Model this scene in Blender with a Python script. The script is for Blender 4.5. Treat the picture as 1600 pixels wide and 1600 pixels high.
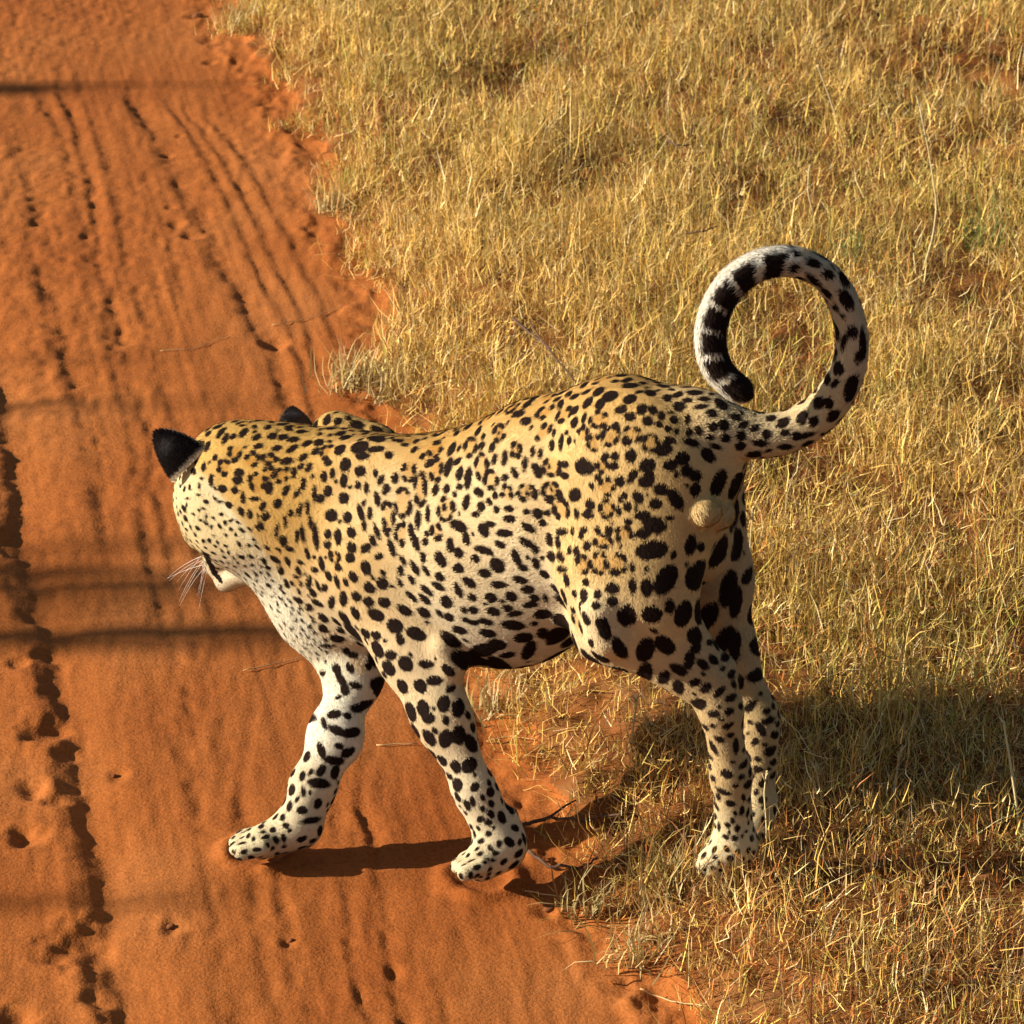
import bpy, math, random
import numpy as np
from mathutils import Vector, kdtree

random.seed(7)
RNG = np.random.default_rng(11)
sc = bpy.context.scene
for o in list(bpy.data.objects):
    bpy.data.objects.remove(o)
COL = sc.collection

# ------------------------------------------------------------------ camera, light, exposure
CAM_H, PITCH, FPX = 2.6, math.radians(24.0), 6000.0        # f in pixels of a 1600 px wide frame
cam_d = bpy.data.cameras.new('camera')
cam_d.sensor_width = 36.0
cam_d.lens = 36.0 * FPX / 1600.0
cam_d.clip_start, cam_d.clip_end = 0.1, 500.0
cam = bpy.data.objects.new('camera', cam_d)
cam.location = (0, 0, CAM_H)
cam.rotation_euler = (math.pi / 2 - PITCH, 0, 0)
COL.objects.link(cam)
sc.camera = cam
cam_d.dof.use_dof = True
cam_d.dof.focus_distance = 5.08
cam_d.dof.aperture_fstop = 22.0

SUN_EL, SUN_AZ = math.radians(21.5), math.radians(3.0)     # shadows run to the right and slightly away
to_sun = Vector((-math.cos(SUN_AZ) * math.cos(SUN_EL), -math.sin(SUN_AZ) * math.cos(SUN_EL), math.sin(SUN_EL)))
sun_d = bpy.data.lights.new('sun', 'SUN')
sun_d.energy, sun_d.angle, sun_d.color = 5.0, math.radians(0.5), (1.0, 0.92, 0.79)
sun = bpy.data.objects.new('sun', sun_d)
sun.rotation_euler = to_sun.to_track_quat('Z', 'Y').to_euler()
COL.objects.link(sun)

world = bpy.data.worlds.new('World')
sc.world = world
world.use_nodes = True
wn = world.node_tree
bg = wn.nodes['Background']
sky = wn.nodes.new('ShaderNodeTexSky')
sky.sky_type = 'NISHITA'
sky.sun_disc = False
sky.sun_elevation = SUN_EL
sky.sun_rotation = math.atan2(to_sun.x, to_sun.y)
wn.links.new(sky.outputs[0], bg.inputs[0])
bg.inputs[1].default_value = 0.05
vs = sc.view_settings
vs.view_transform, vs.look, vs.gamma, vs.use_curve_mapping = 'Standard', 'None', 1.0, False
vs.exposure = 1.16

# ------------------------------------------------------------------ camera maths
def ray_tan(v):
    return math.tan(PITCH + math.atan((v - 800.0) / FPX))

def J(u, v, Y):
    """point of the place seen at photo pixel (u, v) when it stands Y metres in front"""
    z = CAM_H - Y * ray_tan(v)
    d = Y * math.cos(PITCH) + (CAM_H - z) * math.sin(PITCH)
    return np.array([(u - 800.0) / FPX * d, Y, z])

def G(u, v, z=0.0):
    return J(u, v, (CAM_H - z) / ray_tan(v))

def depth(p):
    return p[1] * math.cos(PITCH) + (CAM_H - p[2]) * math.sin(PITCH)

def project(P):
    d = P[:, 1] * math.cos(PITCH) + (CAM_H - P[:, 2]) * math.sin(PITCH)
    up = P[:, 1] * math.sin(PITCH) - (CAM_H - P[:, 2]) * math.cos(PITCH)
    return 800 + FPX * P[:, 0] / d, 800 - FPX * up / d, d

# ------------------------------------------------------------------ noise
def _hash(ix, iy, iz, seed):
    h = (ix.astype(np.int64) * 374761393 + iy.astype(np.int64) * 668265263 + iz.astype(np.int64) * 2147483647 + seed * 974711) & 0xFFFFFFFF
    h = ((h ^ (h >> 13)) * 1274126177) & 0xFFFFFFFF
    h = ((h ^ (h >> 16)) * 2246822519) & 0xFFFFFFFF
    return ((h ^ (h >> 15)) & 0xFFFF) / 32767.5 - 1.0

def noise2(x, y, seed=0):
    x, y = np.asarray(x, float), np.asarray(y, float)
    ix, iy = np.floor(x), np.floor(y)
    fx, fy = x - ix, y - iy
    fx, fy = fx * fx * (3 - 2 * fx), fy * fy * (3 - 2 * fy)
    z = np.zeros_like(ix)
    a, b = _hash(ix, iy, z, seed), _hash(ix + 1, iy, z, seed)
    c, d = _hash(ix, iy + 1, z, seed), _hash(ix + 1, iy + 1, z, seed)
    return (a * (1 - fx) + b * fx) * (1 - fy) + (c * (1 - fx) + d * fx) * fy

def noise3(P, seed=0):
    i = np.floor(P)
    f = P - i
    f = f * f * (3 - 2 * f)
    r = 0
    for dx in (0, 1):
        for dy in (0, 1):
            for dz in (0, 1):
                w = (f[:, 0] if dx else 1 - f[:, 0]) * (f[:, 1] if dy else 1 - f[:, 1]) * (f[:, 2] if dz else 1 - f[:, 2])
                r = r + w * _hash(i[:, 0] + dx, i[:, 1] + dy, i[:, 2] + dz, seed)
    return r

def fbm2(x, y, oct=4, seed=0):
    r, a = 0, 1.0
    for k in range(oct):
        r = r + a * noise2(x * 2 ** k + 17.3 * k, y * 2 ** k - 9.1 * k, seed + k)
        a *= 0.5
    return r

def sstep(a, b, x):
    t = np.clip((x - a) / (b - a), 0, 1)
    return t * t * (3 - 2 * t)

# ------------------------------------------------------------------ object helpers
def tag(o, label=None, cat=None, group=None, kind=None):
    for k, v in (('label', label), ('category', cat), ('group', group), ('kind', kind)):
        if v:
            o[k] = v
    return o

def mesh_obj(name, V, F, mat, parent=None, smooth=True, colors=None, attrs=None):
    """V (n,3) array, F array (m,3|4) or list of such arrays"""
    me = bpy.data.meshes.new(name)
    V = np.ascontiguousarray(V, dtype=np.float32)
    Fs = F if isinstance(F, list) else [F]
    Fs = [np.asarray(f, dtype=np.int32) for f in Fs if len(f)]
    me.vertices.add(len(V))
    me.vertices.foreach_set('co', V.ravel())
    loops = np.concatenate([f.ravel() for f in Fs])
    tot = np.concatenate([np.full(len(f), f.shape[1], np.int32) for f in Fs])
    start = np.concatenate([[0], np.cumsum(tot)[:-1]]).astype(np.int32)
    me.loops.add(len(loops))
    me.loops.foreach_set('vertex_index', loops)
    me.polygons.add(len(tot))
    me.polygons.foreach_set('loop_start', start)
    me.polygons.foreach_set('loop_total', tot)
    me.update(calc_edges=True)
    if smooth:
        me.polygons.foreach_set('use_smooth', np.ones(len(tot), bool))
    if colors is not None:
        at = me.color_attributes.new('tint', 'FLOAT_COLOR', 'POINT')
        c = np.ones((len(V), 4), np.float32)
        c[:, :3] = colors
        at.data.foreach_set('color', c.ravel())
    for k, a in (attrs or {}).items():
        at = me.attributes.new(k, 'FLOAT', 'POINT')
        at.data.foreach_set('value', np.ascontiguousarray(a, dtype=np.float32))
    if mat:
        me.materials.append(mat)
    o = bpy.data.objects.new(name, me)
    COL.objects.link(o)
    if parent:
        o.parent = parent
    return o

def empty(name, loc):
    o = bpy.data.objects.new(name, None)
    o.location = loc
    o.empty_display_size = 0.1
    COL.objects.link(o)
    return o

ALB = 0.62                                          # real-world reflectances; the exposure makes up for it

def material(name, color=(0.5, 0.5, 0.5), rough=0.8, attr=None, spec=0.2):
    m = bpy.data.materials.new(name)
    m.use_nodes = True
    b = m.node_tree.nodes['Principled BSDF']
    b.inputs['Base Color'].default_value = (*color, 1)
    b.inputs['Roughness'].default_value = rough
    b.inputs['Specular IOR Level'].default_value = spec
    if attr:
        a = m.node_tree.nodes.new('ShaderNodeAttribute')
        a.attribute_name = attr
        m.node_tree.links.new(a.outputs['Color'], b.inputs['Base Color'])
    return m

def nd(m, kind, **kw):
    n = m.node_tree.nodes.new(kind)
    for k, v in kw.items():
        setattr(n, k, v)
    return n

def ramp(m, fac, stops):
    n = nd(m, 'ShaderNodeValToRGB')
    el = n.color_ramp.elements
    while len(el) < len(stops):
        el.new(0.5)
    for e, (p, c) in zip(el, stops):
        e.position, e.color = p, (*c, 1)
    m.node_tree.links.new(fac, n.inputs[0])
    return n.outputs[0]

# ------------------------------------------------------------------ terrain
EDGE_PX = [(150, -420), (210, -260), (275, -110), (325, 0), (345, 60), (425, 150), (482, 250), (500, 340), (562, 440), (575, 500), (562, 560), (560, 620),
           (620, 690), (680, 800), (720, 950), (745, 1060), (765, 1130), (800, 1200), (850, 1290), (915, 1385), (965, 1480), (1040, 1595), (1085, 1760), (1130, 1950)]
EDGE = np.array([G(u, v)[:2] for u, v in EDGE_PX])[::-1]     # rising Y
def edge_x(y):
    y = np.asarray(y, float)
    x = np.interp(y, EDGE[:, 1], EDGE[:, 0])
    lo, hi = EDGE[0], EDGE[-1]
    x = np.where(y < lo[1], lo[0] + (y - lo[1]) * -0.30, x)
    x = np.where(y > hi[1], hi[0] + (y - hi[1]) * -0.30, x)
    return x

def side(x, y):
    """metres to the right of the road's right edge (positive on the verge)"""
    return np.asarray(x) - edge_x(y) + 0.025 * noise2(np.asarray(x) * 14, np.asarray(y) * 14, 3) + 0.018 * noise2(np.asarray(x) * 37, np.asarray(y) * 37, 4)

def line_px(pts):
    return np.array([G(u, v)[:2] for u, v in pts])[::-1]
# (pixels of the groove, half width m, depth m, how broken 0..1)
GROOVES = [
    ([(-40, 420), (0, 640), (42, 870), (92, 1080), (140, 1300), (205, 1600), (240, 1800)], 0.022, 0.0165, 0.10),
    ([(-75, 420), (-30, 640), (10, 870), (62, 1080), (108, 1300), (172, 1600), (205, 1800)], 0.012, 0.010, 0.6),
    ([(205, 150), (240, 220), (290, 310), (340, 390), (390, 480), (430, 580), (470, 700), (500, 800)], 0.017, 0.013, 0.45),
    ([(262, 160), (318, 250), (395, 395), (450, 510), (478, 600), (500, 700)], 0.009, 0.0075, 0.2),
    ([(290, 170), (345, 250), (415, 370), (468, 480), (500, 590)], 0.009, 0.0075, 0.2),
    ([(320, 180), (378, 250), (445, 360), (500, 450), (530, 545)], 0.009, 0.006, 0.3),
    ([(60, 130), (100, 240), (140, 400), (178, 560), (215, 760), (260, 1000)], 0.012, 0.008, 0.5),
    ([(95, 130), (125, 240), (160, 400), (196, 560), (240, 760), (300, 1020)], 0.010, 0.008, 0.4),
    ([(130, 140), (165, 260), (200, 400), (240, 560), (285, 760), (340, 1010)], 0.010, 0.006, 0.5),
    ([(20, 200), (60, 350), (95, 520), (120, 640), (170, 850)], 0.016, 0.010, 0.7),
    ([(505, 1290), (525, 1350), (548, 1440), (575, 1560), (600, 1700)], 0.006, 0.006, 0.7),
    ([(555, 1260), (580, 1330), (608, 1440), (640, 1600), (680, 1800)], 0.007, 0.009, 0.55),
    ([(230, 1000), (265, 1120), (300, 1280), (345, 1450), (390, 1650)], 0.010, 0.005, 0.7),
    ([(300, 980), (330, 1100), (352, 1200), (400, 1400), (450, 1620)], 0.009, 0.004, 0.7),
    ([(430, 1380), (465, 1500), (492, 1600), (540, 1800)], 0.008, 0.005, 0.7),
    ([(270, 1010), (285, 1080), (296, 1150)], 0.008, 0.006, 0.8),
]
PITS = [(70, 1145, .030, .020), (120, 1480, .040, .018), (40, 1310, .022, .016), (52, 1235, .020, .014), (185, 1212, .014, .008),
        (270, 1450, .016, .008), (450, 1470, .010, .007), (430, 540, .022, .014), (300, 370, .018, .011), (275, 350, .016, .010), (268, 325, .012, .008),
        (300, 25, .016, .010), (328, 96, .014, .010), (150, 1565, .018, .012), (30, 1590, .022, .012), (852, 1418, .016, .010), (75, 1020, .018, .01), (30, 1040, .015, .01),
        (100, 1180, .016, .009), (90, 1255, .015, .01), (262, 240, .010, .008), (282, 210, .01, .008)]
PITP = [(*G(u, v)[:2], r, d) for u, v, r, d in PITS]
PAWS = [(*G(752, 1368)[:2], .050), (*G(405, 1332)[:2], .048)]
GL = [(line_px(p), w, d, b) for p, w, d, b in GROOVES]

def height(x, y):
    x, y = np.asarray(x, float), np.asarray(y, float)
    e = side(x, y)
    on = 1 - sstep(-0.02, 0.10, e)
    h = 0.062 * sstep(-0.01, 0.26, e) + 0.010 * noise2(x * 3.1, y * 3.1, 9) * sstep(0.0, 0.2, e)
    h = h + 0.012 * noise2(x * 22, y * 22, 10) * sstep(0.0, 0.1, e)
    # crumbling lip of sand along the edge
    h = h + 0.008 * np.exp(-((e + 0.02) / 0.035) ** 2) * (0.3 + 0.8 * fbm2(x * 26, y * 18, 3, 12))
    r = 0.006 * noise2(x * 1.7, y * 1.1, 20) + 0.0008 * fbm2(x * 9, y * 7, 3, 21)
    rough = sstep(0.05, 0.8, fbm2(x * 2.2, y * 1.0, 2, 23) - (x + 0.45) * 1.1)
    r = r + (0.0005 + 0.0013 * rough) * fbm2(x * 45, y * 38, 2, 22)
    r = r + 0.0016 * noise2(x * 5, y * 55, 25) * (0.5 + 0.5 * noise2(x * 2.5, y * 3, 26))
    r = r + 0.0008 * noise2(x * 70, y * 9, 27)
    q0 = x + 0.195 * (y - 5.0)
    r = r + 0.0008 * noise2(q0 * 75, y * 1.3, 28) * (.5 + .6 * noise2(x * 3, y * 1.2, 29)) + 0.0006 * noise2(q0 * 170, y * 4, 24)
    wob = 0.012 * noise2(y * 2.3, 0 * y, 30)
    for k, (L, w, d, b) in enumerate(GL):
        xl = np.interp(y, L[:, 1], L[:, 0]) + wob + 0.004 * noise2(y * 16, 0 * y + k, 31)
        inside = sstep(L[0, 1] - 0.15, L[0, 1] + 0.1, y) * (1 - sstep(L[-1, 1] - 0.1, L[-1, 1] + 0.25, y))
        q = x - xl
        if k == 0:
            q = q + .0025 * noise2(y * 60, 0 * y, 37) + .005 * noise2(y * 9, 0 * y, 38)
        br = np.clip(1 - .7 * b + b * (.9 * noise2(y * 30, 0 * y + k * 7, 32) + .7 * noise2(y * 9, 0 * y + k * 3, 34)) + 0.5 * b * noise2(x * 60, y * 60, 33), 0.0, 1.3)
        br = 1 + .12 * noise2(y * 14, 0 * y, 39) if k == 0 else br * (.8 + .25 * noise2(y * 70, x * 20, 35))
        # the left lip stands steep, the right side slopes out
        q = q + (.12 if k == 0 else .25) * w * noise2(y * 45, x * 45 + k, 36)
        prof = np.where(q < 0, np.exp(-(q / (0.8 * w)) ** 2), np.exp(-(q / (2.2 * w)) ** 2))
        lip = 0.3 * np.exp(-((q + 1.9 * w) / (1.2 * w)) ** 2)
        r = r + inside * br * d * .55 * (lip - prof)
    for (px, py, pr, pd) in PITP:
        dd = np.sqrt((x - px) ** 2 + (0.8 * (y - py)) ** 2) / pr
        dd = dd + 0.3 * noise2(x * 60, y * 60, 41)
        r = r + .7 * pd * (0.22 * np.exp(-((dd - 1.4) / 0.5) ** 2) - np.exp(-dd * dd))
    for (px, py, pr) in PAWS:
        dd = np.sqrt((x - px) ** 2 + (y - py) ** 2)
        r = r + .007 * np.exp(-((dd - pr) / .014) ** 2) * (1 + .5 * noise2(x * 50, y * 50, 45))
    return h + on * r

def axis(parts):
    out = []
    for a, b, n in parts:
        out.append(np.linspace(a, b, n, endpoint=False))
    return np.concatenate(out + [[parts[-1][1]]])

def geo(a, b, n):                                   # n steps growing from a out to b
    t = np.linspace(0, 1, n + 1)[1:]
    return a + (b - a) * t ** 3
xs = np.concatenate([geo(-1.35, -80, 22)[::-1], axis([(-1.35, 0.5, 370), (0.5, 2.2, 110)]), geo(2.2, 80, 22)])
ys = np.concatenate([geo(3.7, -60, 16)[::-1], axis([(3.7, 6.2, 420), (6.2, 9.8, 420)]), geo(9.8, 140, 24)])
GX, GY = np.meshgrid(xs, ys)
GZ = height(GX, GY)
nx, ny = len(xs), len(ys)
GV = np.stack([GX.ravel(), GY.ravel(), GZ.ravel()], 1)
idx = np.arange(nx * ny).reshape(ny, nx)
GF = np.stack([idx[:-1, :-1], idx[:-1, 1:], idx[1:, 1:], idx[1:, :-1]], -1).reshape(-1, 4)
fc = GV[GF].mean(1)
es = side(fc[:, 0], fc[:, 1])
left_e = fc[:, 0] - (edge_x(fc[:, 1]) - 3.6)
is_road = (es < 0.05) & (left_e > 0)

def sub(F):
    u, inv = np.unique(F, return_inverse=True)
    return GV[u], inv.reshape(F.shape)

road_m = material('red_sand', rough=0.95, spec=0.08)
nt = road_m.node_tree
bs = nt.nodes['Principled BSDF']
tc = nd(road_m, 'ShaderNodeNewGeometry')
mp = nd(road_m, 'ShaderNodeMapping')
mp.inputs['Scale'].default_value = (1.0, 0.6, 1.0)
nt.links.new(tc.outputs['Position'], mp.inputs['Vector'])
n1 = nd(road_m, 'ShaderNodeTexNoise')
n1.inputs['Scale'].default_value, n1.inputs['Detail'].default_value = 3.0, 8.0
nt.links.new(mp.outputs[0], n1.inputs['Vector'])
c1 = ramp(road_m, n1.outputs['Fac'], [(0.30, (0.25, 0.068, 0.013)), (0.52, (0.30, 0.090, 0.019)), (0.72, (0.335, 0.112, 0.028))])
n2 = nd(road_m, 'ShaderNodeTexNoise')
n2.inputs['Scale'].default_value, n2.inputs['Detail'].default_value = 160.0, 4.0
nt.links.new(tc.outputs['Position'], n2.inputs['Vector'])
c2 = ramp(road_m, n2.outputs['Fac'], [(0.30, (0.72, 0.70, 0.66)), (0.5, (1, 1, 1)), (0.75, (1.12, 1.15, 1.2))])
mx = nd(road_m, 'ShaderNodeMix', data_type='RGBA', blend_type='MULTIPLY')
mx.inputs[0].default_value = 0.8
nt.links.new(c1, mx.inputs[6])
nt.links.new(c2, mx.inputs[7])
nt.links.new(mx.outputs[2], bs.inputs['Base Color'])
mp2 = nd(road_m, 'ShaderNodeMapping')
mp2.inputs['Scale'].default_value = (0.22, 1.0, 1.0)
mp2.inputs['Rotation'].default_value = (0, 0, -0.1)
nt.links.new(tc.outputs['Position'], mp2.inputs['Vector'])
n4 = nd(road_m, 'ShaderNodeTexNoise')
n4.inputs['Scale'].default_value, n4.inputs['Detail'].default_value = 120.0, 4.0
nt.links.new(mp2.outputs[0], n4.inputs['Vector'])
bm0 = nd(road_m, 'ShaderNodeBump')
bm0.inputs['Strength'].default_value, bm0.inputs['Distance'].default_value = 0.22, 0.006
nt.links.new(n4.outputs['Fac'], bm0.inputs['Height'])
bm = nd(road_m, 'ShaderNodeBump')
nt.links.new(bm0.outputs[0], bm.inputs['Normal'])
bm.inputs['Strength'].default_value, bm.inputs['Distance'].default_value = 0.38, 0.004
n3 = nd(road_m, 'ShaderNodeTexNoise')
n3.inputs['Scale'].default_value, n3.inputs['Detail'].default_value = 220.0, 5.0
nt.links.new(tc.outputs['Position'], n3.inputs['Vector'])
nt.links.new(n3.outputs['Fac'], bm.inputs['Height'])
nt.links.new(bm.outputs[0], bs.inputs['Normal'])

soil_m = material('verge_soil', rough=0.95, spec=0.05)
nt = soil_m.node_tree
bs = nt.nodes['Principled BSDF']
tc = nd(soil_m, 'ShaderNodeNewGeometry')
n1 = nd(soil_m, 'ShaderNodeTexNoise')
n1.inputs['Scale'].default_value, n1.inputs['Detail'].default_value = 9.0, 9.0
nt.links.new(tc.outputs['Position'], n1.inputs['Vector'])
nt.links.new(ramp(soil_m, n1.outputs['Fac'], [(0.3, (0.07, 0.025, 0.009)), (0.5, (0.17, 0.058, 0.015)), (0.68, (0.20, 0.080, 0.026))]), bs.inputs['Base Color'])

v, f = sub(GF[is_road])
tag(mesh_obj('dirt_road', v, f, road_m), 'rutted red sand track running past the dry grass', kind='structure')
v, f = sub(GF[~is_road])
tag(mesh_obj('ground', v, f, soil_m), 'reddish brown soil of the grassy verge', kind='structure')

# ------------------------------------------------------------------ leopard: the body as one smooth-blended surface
HD = np.array([-0.925, 0.380, 0.0])                  # where the body heads
LAT = np.array([-0.380, -0.925, 0.0])                # its left side, towards the camera
PR = []
def JB(u, v, Y):
    """as J, with the forequarters turned a little farther away than the hips"""
    f = min(max((1010 - u) / 450.0, 0), 1) * min(max((1330 - v) / 330.0, 0), 1)
    return J(u, v, Y + 0.085 * f)
def prim(A, rA, B, rB, g, k=1.0, ax=None, blend=0.030, gB=None):
    """tapered capsule between two photo pixels at given distances; radii in photo pixels; k squashes it along ax"""
    sl = {'foreleg': .90, 'inner': .88, 'wrist': .88, 'shank': .86, 'paw': .95, 'thigh': .96, 'tail': .95, 'tail_end': .92}.get(g, 1.0)
    rA, rB = rA * sl, rB * sl
    a, b = JB(*A), JB(*B)
    PR.append(dict(a=a, b=b, ra=rA * depth(a) / FPX, rb=rB * depth(b) / FPX, g=g, gB=gB or g, k=k, ax=LAT if ax is None else np.array(ax) / np.linalg.norm(ax), bl=blend))

# trunk, head to tail
prim((470, 800, 4.745), 128, (555, 840, 4.735), 150, 'neck', .74, gB='shoulder')
prim((555, 850, 4.735), 152, (660, 860, 4.705), 170, 'trunk', .66)
prim((660, 862, 4.705), 172, (770, 862, 4.675), 186, 'trunk', .66)
prim((770, 855, 4.675), 184, (880, 800, 4.64), 168, 'trunk', .68)
prim((880, 790, 4.64), 165, (980, 735, 4.61), 138, 'trunk', .72, gB='haunch')
prim((980, 725, 4.61), 130, (1070, 712, 4.58), 98, 'haunch', .80)
prim((560, 745, 4.74), 72, (690, 765, 4.70), 66, 'back', .8)
prim((690, 760, 4.70), 64, (850, 705, 4.65), 70, 'back', .8)
prim((850, 705, 4.65), 70, (980, 660, 4.61), 66, 'back', .9)
# far shoulder blade standing above the back
prim((528, 684, 4.83), 44, (586, 706, 4.815), 44, 'shoulder', .7, blend=.010)
prim((586, 706, 4.815), 43, (620, 735, 4.80), 40, 'shoulder', .7, blend=.012)
prim((540, 760, 4.83), 85, (560, 930, 4.81), 95, 'shoulder', .6)
# neck and head
prim((410, 765, 4.765), 104, (490, 790, 4.75), 122, 'neck', .80)
prim((365, 745, 4.78), 84, (430, 765, 4.765), 92, 'head', 1.0, gB='neck')
prim((332, 790, 4.755), 60, (385, 815, 4.745), 72, 'cheek', .9)
prim((325, 824, 4.785), 40, (352, 822, 4.76), 54, 'cheek', 1.0)
prim((347, 858, 4.80), 30, (392, 850, 4.77), 45, 'cheek', 1.0, gB='throat', blend=.02)
prim((343, 878, 4.825), 27, (348, 840, 4.80), 36, 'muzzle', 1.0, blend=.012)
prim((353, 907, 4.815), 19, (378, 890, 4.79), 24, 'chin', 1.0, blend=.007)
prim((420, 850, 4.75), 62, (500, 940, 4.74), 84, 'throat', .75)
prim((505, 940, 4.735), 72, (545, 1010, 4.735), 62, 'throat', .8)
# left front leg
prim((590, 775, 4.676), 72, (602, 890, 4.656), 88, 'shoulder', .50, blend=.06)
prim((600, 890, 4.645), 88, (655, 1020, 4.625), 66, 'shoulder', .62, gB='foreleg')
prim((650, 1025, 4.618), 64, (690, 1120, 4.602), 48, 'foreleg', .64)
prim((690, 1120, 4.602), 48, (742, 1235, 4.595), 35, 'foreleg', .66, gB='wrist')
prim((742, 1235, 4.60), 37, (782, 1312, 4.597), 40, 'wrist', 1.0, blend=.02)
prim((784, 1325, 4.592), 42, (752, 1348, 4.575), 34, 'wrist', 1.0, blend=.02, gB='paw')
for (du, dv, dY) in ((2, 1, -.013), (-5, -4, .004), (6, 8, -.030), (4, -13, .021)):
    prim((748 + du, 1345 + dv, 4.575 + dY), 14, (721 + du, 1357 + dv, 4.566 + dY), 14, 'paw', 1.0, blend=.002)
# right front leg, reaching forward
prim((550, 960, 4.78), 70, (555, 1060, 4.715), 42, 'inner', .8)
prim((553, 1055, 4.715), 40, (524, 1150, 4.685), 42, 'inner', .60)
prim((524, 1150, 4.685), 42, (488, 1230, 4.665), 38, 'inner', .60, gB='wrist')
prim((488, 1230, 4.665), 38, (468, 1285, 4.655), 37, 'wrist', 1.0, blend=.02)
prim((468, 1292, 4.658), 37, (408, 1316, 4.645), 31, 'wrist', 1.0, blend=.02, gB='paw')
for (du, dv, dY) in ((6, 10, -.026), (-2, 3, -.009), (-2, -6, .008), (6, -14, .025)):
    prim((405 + du, 1315 + dv, 4.645 + dY), 14, (372 + du, 1323 + dv, 4.645 + dY), 14, 'paw', 1.0, blend=.002)
# left hind leg
prim((1000, 730, 4.555), 118, (965, 900, 4.53), 92, 'haunch', .60)
prim((1035, 780, 4.555), 92, (1010, 930, 4.525), 80, 'haunch', .70)
prim((965, 900, 4.53), 90, (955, 985, 4.52), 52, 'haunch', .70, gB='thigh')
prim((955, 980, 4.52), 50, (1110, 1078, 4.508), 36, 'thigh', .80, gB='shank')
prim((1000, 930, 4.525), 70, (1100, 1050, 4.512), 34, 'thigh', .75, gB='shank')
prim((1122, 1052, 4.512), 26, (1128, 1110, 4.505), 34, 'shank', 1.0, blend=.02)
prim((1126, 1110, 4.505), 35, (1142, 1210, 4.503), 33, 'shank', 1.0, blend=.02)
prim((1142, 1210, 4.503), 33, (1148, 1310, 4.502), 36, 'shank', 1.0, blend=.02, gB='paw')
prim((1148, 1324, 4.50), 36, (1114, 1350, 4.493), 29, 'paw', 1.0, blend=.02)
# right hind leg, in the shade behind
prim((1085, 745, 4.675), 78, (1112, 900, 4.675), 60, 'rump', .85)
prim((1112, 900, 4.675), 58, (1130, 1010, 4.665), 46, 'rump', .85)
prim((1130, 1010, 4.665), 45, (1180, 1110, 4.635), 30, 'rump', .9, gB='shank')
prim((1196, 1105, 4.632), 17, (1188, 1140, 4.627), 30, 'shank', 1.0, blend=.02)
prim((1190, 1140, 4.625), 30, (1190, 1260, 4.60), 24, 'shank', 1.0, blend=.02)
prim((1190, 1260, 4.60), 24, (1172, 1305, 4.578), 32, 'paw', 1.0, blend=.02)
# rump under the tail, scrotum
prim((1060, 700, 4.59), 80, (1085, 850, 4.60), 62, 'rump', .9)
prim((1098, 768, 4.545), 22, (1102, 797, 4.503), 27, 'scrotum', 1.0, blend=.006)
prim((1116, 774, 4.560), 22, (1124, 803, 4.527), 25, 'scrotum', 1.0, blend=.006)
# bones and tendons that show under the skin
prim((690, 1012, 4.585), 16, (706, 1040, 4.592), 20, 'foreleg', 1.0, blend=.02)
prim((800, 1272, 4.60), 11, (800, 1296, 4.60), 15, 'wrist', 1.0, blend=.012)
prim((1136, 1036, 4.512), 13, (1138, 1062, 4.508), 16, 'shank', 1.0, blend=.012)
prim((1090, 985, 4.515), 12, (1132, 1045, 4.510), 12, 'shank', 1.0, blend=.012)
prim((935, 955, 4.475), 26, (948, 995, 4.480), 28, 'thigh', 1.0, blend=.03)
prim((885, 935, 4.60), 20, (925, 1000, 4.54), 22, 'thigh', 1.0, blend=.03)
# tail
TAIL = [(1055, 662, 4.585, 50), (1125, 672, 4.56, 43), (1200, 681, 4.555, 34), (1255, 664, 4.56, 31), (1298, 628, 4.56, 29), (1326, 575, 4.56, 26), (1331, 525, 4.56, 24), (1318, 472, 4.56, 23),
        (1288, 430, 4.555, 22), (1240, 409, 4.55, 23), (1190, 413, 4.545, 23), (1147, 440, 4.54, 24), (1119, 483, 4.535, 23), (1110, 530, 4.53, 23), (1119, 572, 4.525, 22), (1143, 600, 4.52, 20), (1160, 611, 4.518, 18)]
def catmull(P, n):
    P = np.array(P, float)
    Q = np.concatenate([[2 * P[0] - P[1]], P, [2 * P[-1] - P[-2]]])
    out = []
    for i in range(len(P) - 1):
        a, b, c, d = Q[i:i + 4]
        for t in np.linspace(0, 1, n, endpoint=False):
            out.append(.5 * (2 * b + (c - a) * t + (2 * a - 5 * b + 4 * c - d) * t ** 2 + (3 * b - a - 3 * c + d) * t ** 3))
    return out + [P[-1]]
TAIL = [tuple(q) for q in catmull(TAIL, 4)]
for i in range(len(TAIL) - 1):
    a, b = TAIL[i], TAIL[i + 1]
    prim(a[:3], a[3], b[:3], b[3], 'tail' if i < 20 else 'tail_end', 1.0, blend=.024 if i < 4 else .008)

def prim_dist(p, P):
    """P (n,3) -> (approximate distance, t along)"""
    a, b, ax, k = p['a'], p['b'], p['ax'], p['k']
    s = 1.0 / k - 1.0
    Q = P + np.outer((P - a) @ ax * s, ax)
    ab = b - a
    ab = ab + ax * (ab @ ax) * s
    L2 = ab @ ab
    t = np.clip(((Q - a) @ ab) / L2, 0, 1)
    d = np.linalg.norm(Q - a - t[:, None] * ab, axis=1) - (p['ra'] + (p['rb'] - p['ra']) * t)
    return d * (k if k < 1 else 1.0) * (1 if k == 1 else (0.5 + 0.5 / k)), t

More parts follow.
